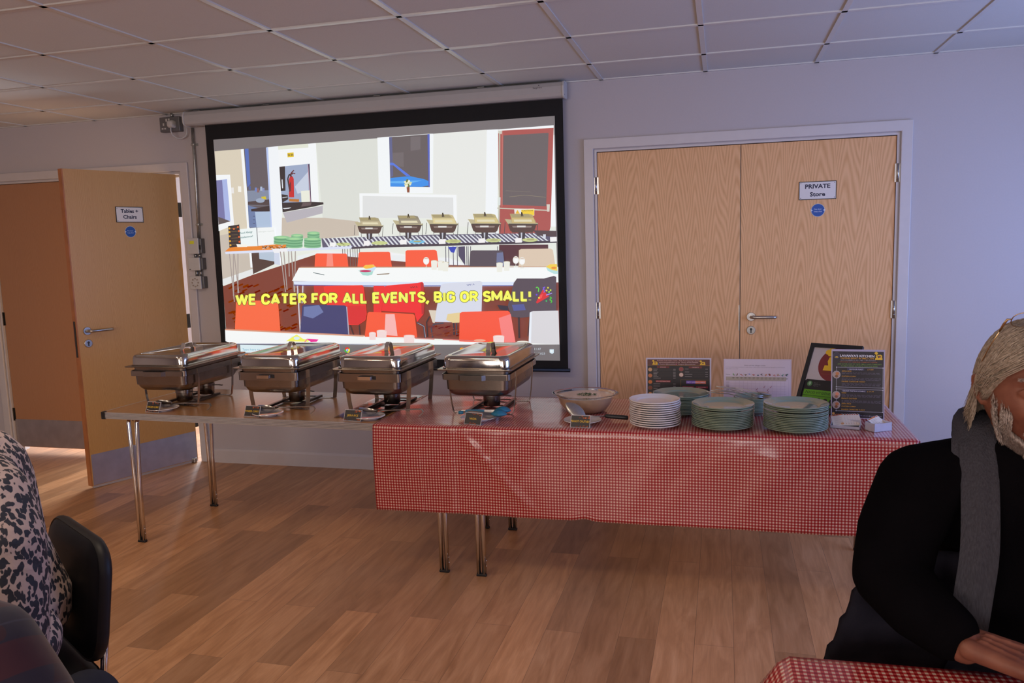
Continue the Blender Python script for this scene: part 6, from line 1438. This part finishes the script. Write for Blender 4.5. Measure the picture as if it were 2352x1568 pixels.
b = MB(); ellipsoid(b, hp(-.026, -.0835, .075), (.0035, .002, .003), n=10); b.build('mole', simple('brown_mole', (.09, .03, .02), .6), man)
# spectacles pushed up on the head
gl = thing('spectacles', 'thin gold wire spectacles pushed up on top of the older man\'s head', 'glasses')
def gp(x, y, z): return HC + HR @ Vector((x, y, z))
M['gold'] = simple('gold_wire', (.55, .38, .20), .25, metal=1); 
lens = NT('spectacle_lens'); lens.set((.9, .92, .95), .03, Transmission_Weight=1.0, IOR=1.12); M['lens'] = lens.m
for s in (-1, 1):
    P = []; 
    for k in range(29):
        a = 2 * PI * k / 28; x = s * .034 + .026 * (abs(math.cos(a)) ** .8) * (1 if math.cos(a) > 0 else -1); h = .018 * (abs(math.sin(a)) ** .8) * (1 if math.sin(a) > 0 else -1)
        P.append(gp(x, -.046 - h * .55, .150 + h * .85))
    b = MB(); b.tube(P, .0009, 6, cap=False); rim = b.build('rim', M['gold'], gl)
    b = MB(); n = 28; c0 = sum(P[:-1], Vector()) / n; nn = (P[0] - c0).cross(P[7] - c0).normalized()
    V = [p + nn * .0006 for p in P[:-1]] + [p - nn * .0006 for p in P[:-1]]; b.add(V, [tuple(range(n)), tuple(range(n, 2 * n))[::-1]] + [(k, (k + 1) % n, n + (k + 1) % n, n + k) for k in range(n)]); b.build('lens', M['lens'], rim)
    b = MB(); b.tube([gp(s * .060, -.048, .152), gp(s * .067, -.046, .151), gp(s * .071, -.040, .140), gp(s * .0745, -.034, .126)], [.0012, .0022, .0024, .0016], 8); b.tube([gp(s * .0745, -.034, .126), gp(s * .081, -.010, .090), gp(s * .088, .02, .035), gp(s * .088, .04, .005)], .0011, 6); b.build('temple_arm', M['gold'], gl)
b = MB(); b.tube([gp(-.009, -.048, .153), gp(0, -.050, .156), gp(.009, -.048, .153)], .0011, 6); b.build('bridge', M['gold'], gl)

# ---- near table with gingham cloth
nt = folding_table('near table under gingham cloth in the bottom right corner, mostly out of view', .246, -4.055, 2.068, -4.005, .70, M['laminate'], (.15, 1.68))
def near_cloth():
    o = Vector((.222, -3.352, TZ + .004)); ex = Vector((.9994, .034, 0)).normalized(); ey = Vector((.026, -.9997, 0)).normalized()
    nx, ny = 70, 40; V = []; UV = []; L_, D_ = 1.86, .74; dr = .20
    us = [-dr + dr * k / 10 for k in range(10)] + [L_ * k / nx for k in range(nx + 1)] + [L_ + dr * k / 8 for k in range(1, 9)]
    vs = [-dr + dr * k / 10 for k in range(10)] + [D_ * k / ny for k in range(ny + 1)] + [D_ + dr * k / 8 for k in range(1, 9)]
    for v in vs:
        for u in us:
            hu = max(0, -u, u - L_); hv = max(0, -v, v - D_); cu = min(max(u, 0), L_); cv = min(max(v, 0), D_)
            R = .018; drop = math.hypot(hu, hv) if hu and hv else hu + hv
            out = R * math.sin(min(1, drop / R)) * .6 + .10 * drop * (1 + .5 * math.sin((cu + cv) * 22)) * (.35 if not (hu and hv) else 1.1) + (.55 * drop * math.exp(-cv / .25) if u < 0 else 0)
            dx = (-1 if u < 0 else 1 if u > L_ else 0); dy = (-1 if v < 0 else 1 if v > D_ else 0); nn = math.hypot(dx, dy) or 1
            p = o + ex * (cu + dx / nn * out) + ey * (cv + dy / nn * out) - Vector((0, 0, max(0, drop - .004)))
            if not drop: p.z += .0012 * mnoise.noise(Vector((cu * 6, cv * 6, 2)))
            V.append(p); UV.append((u, v))
    W = len(us); F = [(j_ * W + i, j_ * W + i + 1, (j_ + 1) * W + i + 1, (j_ + 1) * W + i) for j_ in range(len(vs) - 1) for i in range(W - 1)]
    return V, UV, F
cloth_obj('tablecloth', *near_cloth(), M['gingham'], 'red gingham cloth on the near table under the older man\'s hand', 'tablecloth')
# the man's chair (hidden behind him) 
def stacking_chair(label, x, y, rz, top=.80):
    t = thing('stacking_chair', label, 'chair', (x, y, 0), rz)     # local -y is the front
    def pad(name, w_, l_, th, c, tilt, r_=.07):
        b = MB(); Mx = Matrix.Translation(c) @ Matrix.Rotation(tilt, 4, 'X')
        rr_ = [rrect(w_ - .03, l_ - .03, r_ * .8, -th / 2), rrect(w_ - .006, l_ - .006, r_, -th / 2 + .006), rrect(w_, l_, r_, -th / 2 + .014), rrect(w_, l_, r_, th / 2 - .012), rrect(w_ - .008, l_ - .008, r_, th / 2 - .004), rrect(w_ - .014, l_ - .014, r_, th / 2 - .006), rrect(w_ - .03, l_ - .03, r_ * .9, th / 2), rrect(w_ - .12, l_ - .12, r_ * .5, th / 2 + .004)]
        b.rings([[Mx @ Vector(v) for v in r] for r in rr_]); return b.build(name, M['vinyl'], t, auto=55)
    pad('seat', .44, .42, .05, (0, 0, .425), 0); pad('backrest', .43, .32, .038, (0, .215, .622), PI / 2 - .13, .085)
    for sx in (-1, 1):
        for (ya, yb) in ((-.17, -.21), (.17, .22)):
            b = MB(); b.tube([(sx * .19, ya, .40), (sx * .215, yb, .01)], .011, 10); o = b.build('leg', M['chrome'], t)
        b = MB(); b.tube([(sx * .17, .16, .40), (sx * .17, .212, .44), (sx * .17, .225, .56)], .010, 10); b.build('back_upright', M['chrome'], t)
    b = MB(); b.tube([(-.19, -.17, .40), (.19, -.17, .40)], .011, 10); b.tube([(-.19, .17, .40), (.19, .17, .40)], .011, 10); b.build('seat_frame', M['chrome'], t)
    return t
M['vinyl'] = simple('black_vinyl', (.008, .0075, .010), .5, var=.15, bump=.1, Specular_IOR_Level=.3)
stacking_chair('black padded chair the older man with the white beard sits on', .70, -2.99, 0)

# ---- woman in animal print blouse on a black chair, left foreground
def print_mat():
    t = NT('animal_print_fabric'); c = t.coord('Object', (1.25, 1.25, .8)); vo = t.n('ShaderNodeTexVoronoi'); vo.feature = 'F1'; vo.inputs['Scale'].default_value = 62; vo.inputs['Randomness'].default_value = .9
    nz = t.n('ShaderNodeTexNoise'); nz.inputs['Scale'].default_value = 34; t.l(c, nz.inputs['Vector'])
    mx = t.n('ShaderNodeMix', data_type='VECTOR'); mx.inputs[0].default_value = .03; t.l(c, mx.inputs[4]); t.l(nz.outputs['Color'], mx.inputs[5]); t.l(mx.outputs[1], vo.inputs['Vector'])
    n2 = t.noise(c, 60, 2)
    v_ = t.math('ADD', vo.outputs['Distance'], t.math('MULTIPLY', t.math('SUBTRACT', n2, .5), .45))
    t.set(t.ramp(v_, [(.50, (.016, .018, .028)), (.55, (.46, .35, .31))]), .7);
    nb_ = t.noise(t.coord('Object', (1, 1, 1)), 14, 3, 1); t.bump(nb_, .5, .02); return t.m
M['print'] = print_mat()
WX, WY = -1.672, -3.345
wo = thing('person', 'person in black and cream animal print blouse on the chair at the left edge', 'person', (WX, WY, 0), 0)
WO = Vector(wo.location)
wl = lambda x, y, z: Vector((x, y, z)) - WO
fwd = Vector((-.50, -.866, 0)); rgt = Vector((.866, -.50, 0))     # her left side points right in the picture
def wp(a, f, z): return Vector((WX, WY, 0)) + rgt * a + fwd * f + Vector((0, 0, z)) - WO
hC = Vector((-1.772, -3.440, 1.235))
b = MB(); head_mesh(b, lambda x, y, z: hC + Matrix.Rotation(-.52, 3, 'Z') @ Vector((x, y, z)) - WO, .94, .3)
chain(b, [wp(-.03, .10, 1.13), wp(-.01, .05, 1.04)], [.052, .055]); chain(b, [wp(0, .04, .98), wp(0, .02, .78), wp(0, 0, .60)], [.11, .12, .14])
for s in (-1, 1): chain(b, [wp(s * .07, .04, 1.0), wp(s * .175, .03, .965), wp(s * .245, .03, .70), wp(s * .17, .25, .68)], [.05, .045, .038, .024])
for s in (-1, 1):
    W0 = wp(s * .17, .25, .68) + WO
    MO_keep = MO; MO = WO; hand(b, W0, fwd * 1.0 - rgt * s * .3, (0, 0, 1), rgt * s, s, .5); MO = MO_keep
for s in (-1, 1): chain(b, [wp(s * .10, .03, .54), wp(s * .12, .44, .53), wp(s * .12, .46, .09), wp(s * .12, .58, .05)], [.085, .06, .04, .035])
fuse(b, 'body', M['skin2'], wo, .006, 3)
b = MB(); chain(b, [wp(0, .04, .965), wp(0, .03, .78), wp(0, .01, .63)], [.140, .145, .17], n=24)
for s in (-1, 1):
    ellipsoid(b, wp(s * .09, .03, .965), (.09, .08, .075))
    chain(b, [wp(s * .10, .03, .995), wp(s * .170, .03, .955), wp(s * .222, .025, .86), wp(s * .245, .03, .735), wp(s * .255, .04, .66), wp(s * .21, .15, .665), wp(s * .18, .22, .675)], [.068, .084, .084, .080, .080, .062, .050], n=22)
ellipsoid(b, wp(.19, .02, .60), (.10, .10, .07)); ellipsoid(b, wp(-.19, .02, .60), (.10, .10, .07))
chain(b, [wp(.18, .0, .60), wp(.215, .03, .54)], [.085, .075]); 
fuse(b, 'blouse', M['print'], wo, .007, 4)
b = MB()
for s in (-1, 1): chain(b, [wp(s * .10, .02, .55), wp(s * .12, .44, .53), wp(s * .12, .46, .12)], [.10, .075, .06])
fuse(b, 'trousers', M['denim'], wo, .009, 3)
b = MB(); rg = random.Random(6); RZ = Matrix.Rotation(-.52, 3, 'Z')
ellipsoid(b, hC + RZ @ Vector((0, .018, .015)) - WO, (.083, .092, .116))
def bob(place, n, drop):
    for k in range(n):
        ph = rg.uniform(.95, 2 * PI - .95); P = []; o_ = rg.uniform(-.002, .004)
        for i in range(9):
            a = i / 8; th = min(.08 + a * 2.4, 1.55); hang = max(0, a - .61) / .39; r_ = 1 + o_ * 10 + .10 * hang - .08 * hang ** 3
            P.append(place(.084 * math.sin(th) * math.sin(ph) * r_, -.094 * math.sin(th) * math.cos(ph) * r_ + .018, .119 * math.cos(th) + .015 - drop * hang))
        strand(b, P, .0042, 5)
bob(lambda x, y, z: hC + RZ @ Vector((x, y, z)) - WO, 620, .15)
b.build('hair', M['darkhair'], wo)
for s in (-1, 1):
    b = MB(); capsule(b, wp(s * .12, .44, .05), wp(s * .12, .62, .04), .045, .038); fuse(b, 'shoe', M['black'], wo, .007, 2)
stacking_chair('black padded chair with chrome legs behind the person in animal print', -1.700, -3.372, -.52)

# ---- shoulder of a person in a dark red and navy checked wrap, nearest the camera
def plaid_mat():
    t = NT('dark_plaid_wool'); tc = t.coord('Object', (1, 1, 1)); rot = t.n('ShaderNodeMapping'); rot.inputs['Rotation'].default_value = (.3, .6, .5); t.l(tc, rot.inputs[0]); sp = t.n('ShaderNodeSeparateXYZ'); t.l(rot.outputs[0], sp.inputs[0])
    def bands(o_, p, lo, hi): f = t.math('FRACT', t.math('DIVIDE', o_, p)); return t.math('MULTIPLY', t.math('GREATER_THAN', f, lo), t.math('LESS_THAN', f, hi))
    a = bands(sp.outputs[0], .11, .0, .45); c = bands(sp.outputs[2], .11, .0, .45); l1 = bands(sp.outputs[0], .11, .70, .73); l2 = bands(sp.outputs[2], .11, .70, .73)
    m1 = t.mix(a, (.020, .002, .008), (.006, .003, .016)); m2 = t.mix(t.math('MULTIPLY', c, .7), m1, (.040, .0015, .006)); m3 = t.mix(t.math('MULTIPLY', t.math('MAXIMUM', l1, l2), .5), m2, (.025, .025, .05))
    t.set(m3, .9, Sheen_Weight=.2); return t.m
M['plaid'] = plaid_mat()
PX, PY = -1.215, -3.975
po = thing('person', 'shoulder of a person in dark red and navy checked top, bottom left corner', 'person', (PX, PY, 0))
PO = Vector(po.location); f3 = Vector((-.35, .94, 0)); r3 = Vector((.94, .35, 0))
def pp(a, f, z): return r3 * a + f3 * f + Vector((0, 0, z))
b = MB(); h3 = pp(-.02, .04, 1.17)
head_mesh(b, lambda x, y, z: h3 + Matrix.Rotation(PI + .36, 3, 'Z') @ Vector((x, y, z)), .95, .3)
chain(b, [pp(-.01, .02, 1.06), pp(0, 0, .98)], [.052, .055]); chain(b, [pp(0, 0, .90), pp(0, 0, .74), pp(0, -.02, .60)], [.11, .12, .14])
for s in (-1, 1): chain(b, [pp(s * .07, 0, .92), pp(s * .17, 0, .885), pp(s * .21, .03, .66), pp(s * .10, .22, .60)], [.05, .045, .038, .024])
for s in (-1, 1): MO_keep = MO; MO = Vector((0, 0, 0)); hand(b, pp(s * .10, .22, .60), f3 - r3 * s * .3, (0, 0, 1), r3 * s, s, .5); MO = MO_keep
for s in (-1, 1): chain(b, [pp(s * .10, .03, .54), pp(s * .12, .42, .53), pp(s * .12, .44, .09), pp(s * .12, .55, .05)], [.08, .058, .04, .035])
fuse(b, 'body', M['skin2'], po, .007, 3)
b = MB(); chain(b, [pp(0, 0, .885), pp(0, 0, .74), pp(0, -.01, .62)], [.135, .14, .16], n=24)
for s in (-1, 1): ellipsoid(b, pp(s * .09, 0, .89), (.09, .08, .075)); chain(b, [pp(s * .10, 0, .92), pp(s * .165, 0, .875), pp(s * .215, .015, .76), pp(s * .235, .04, .64), pp(s * .12, .20, .61)], [.066, .080, .074, .068, .048], n=22)
fuse(b, 'checked_top', M['plaid'], po, .008, 4)
b = MB()
for s in (-1, 1): chain(b, [pp(s * .10, .02, .55), pp(s * .12, .42, .53), pp(s * .12, .44, .12)], [.10, .075, .06])
fuse(b, 'trousers', M['denim'], po, .009, 3)
b = MB(); R3 = Matrix.Rotation(PI + .36, 3, 'Z'); ellipsoid(b, h3 + R3 @ Vector((0, .018, .015)), (.083, .092, .116))
bob(lambda x, y, z: h3 + R3 @ Vector((x, y, z)), 620, .11)
b.build('hair', M['darkhair'], po)
stacking_chair('black padded chair under the person in the checked top', PX - .02, PY - .03, PI + .36)
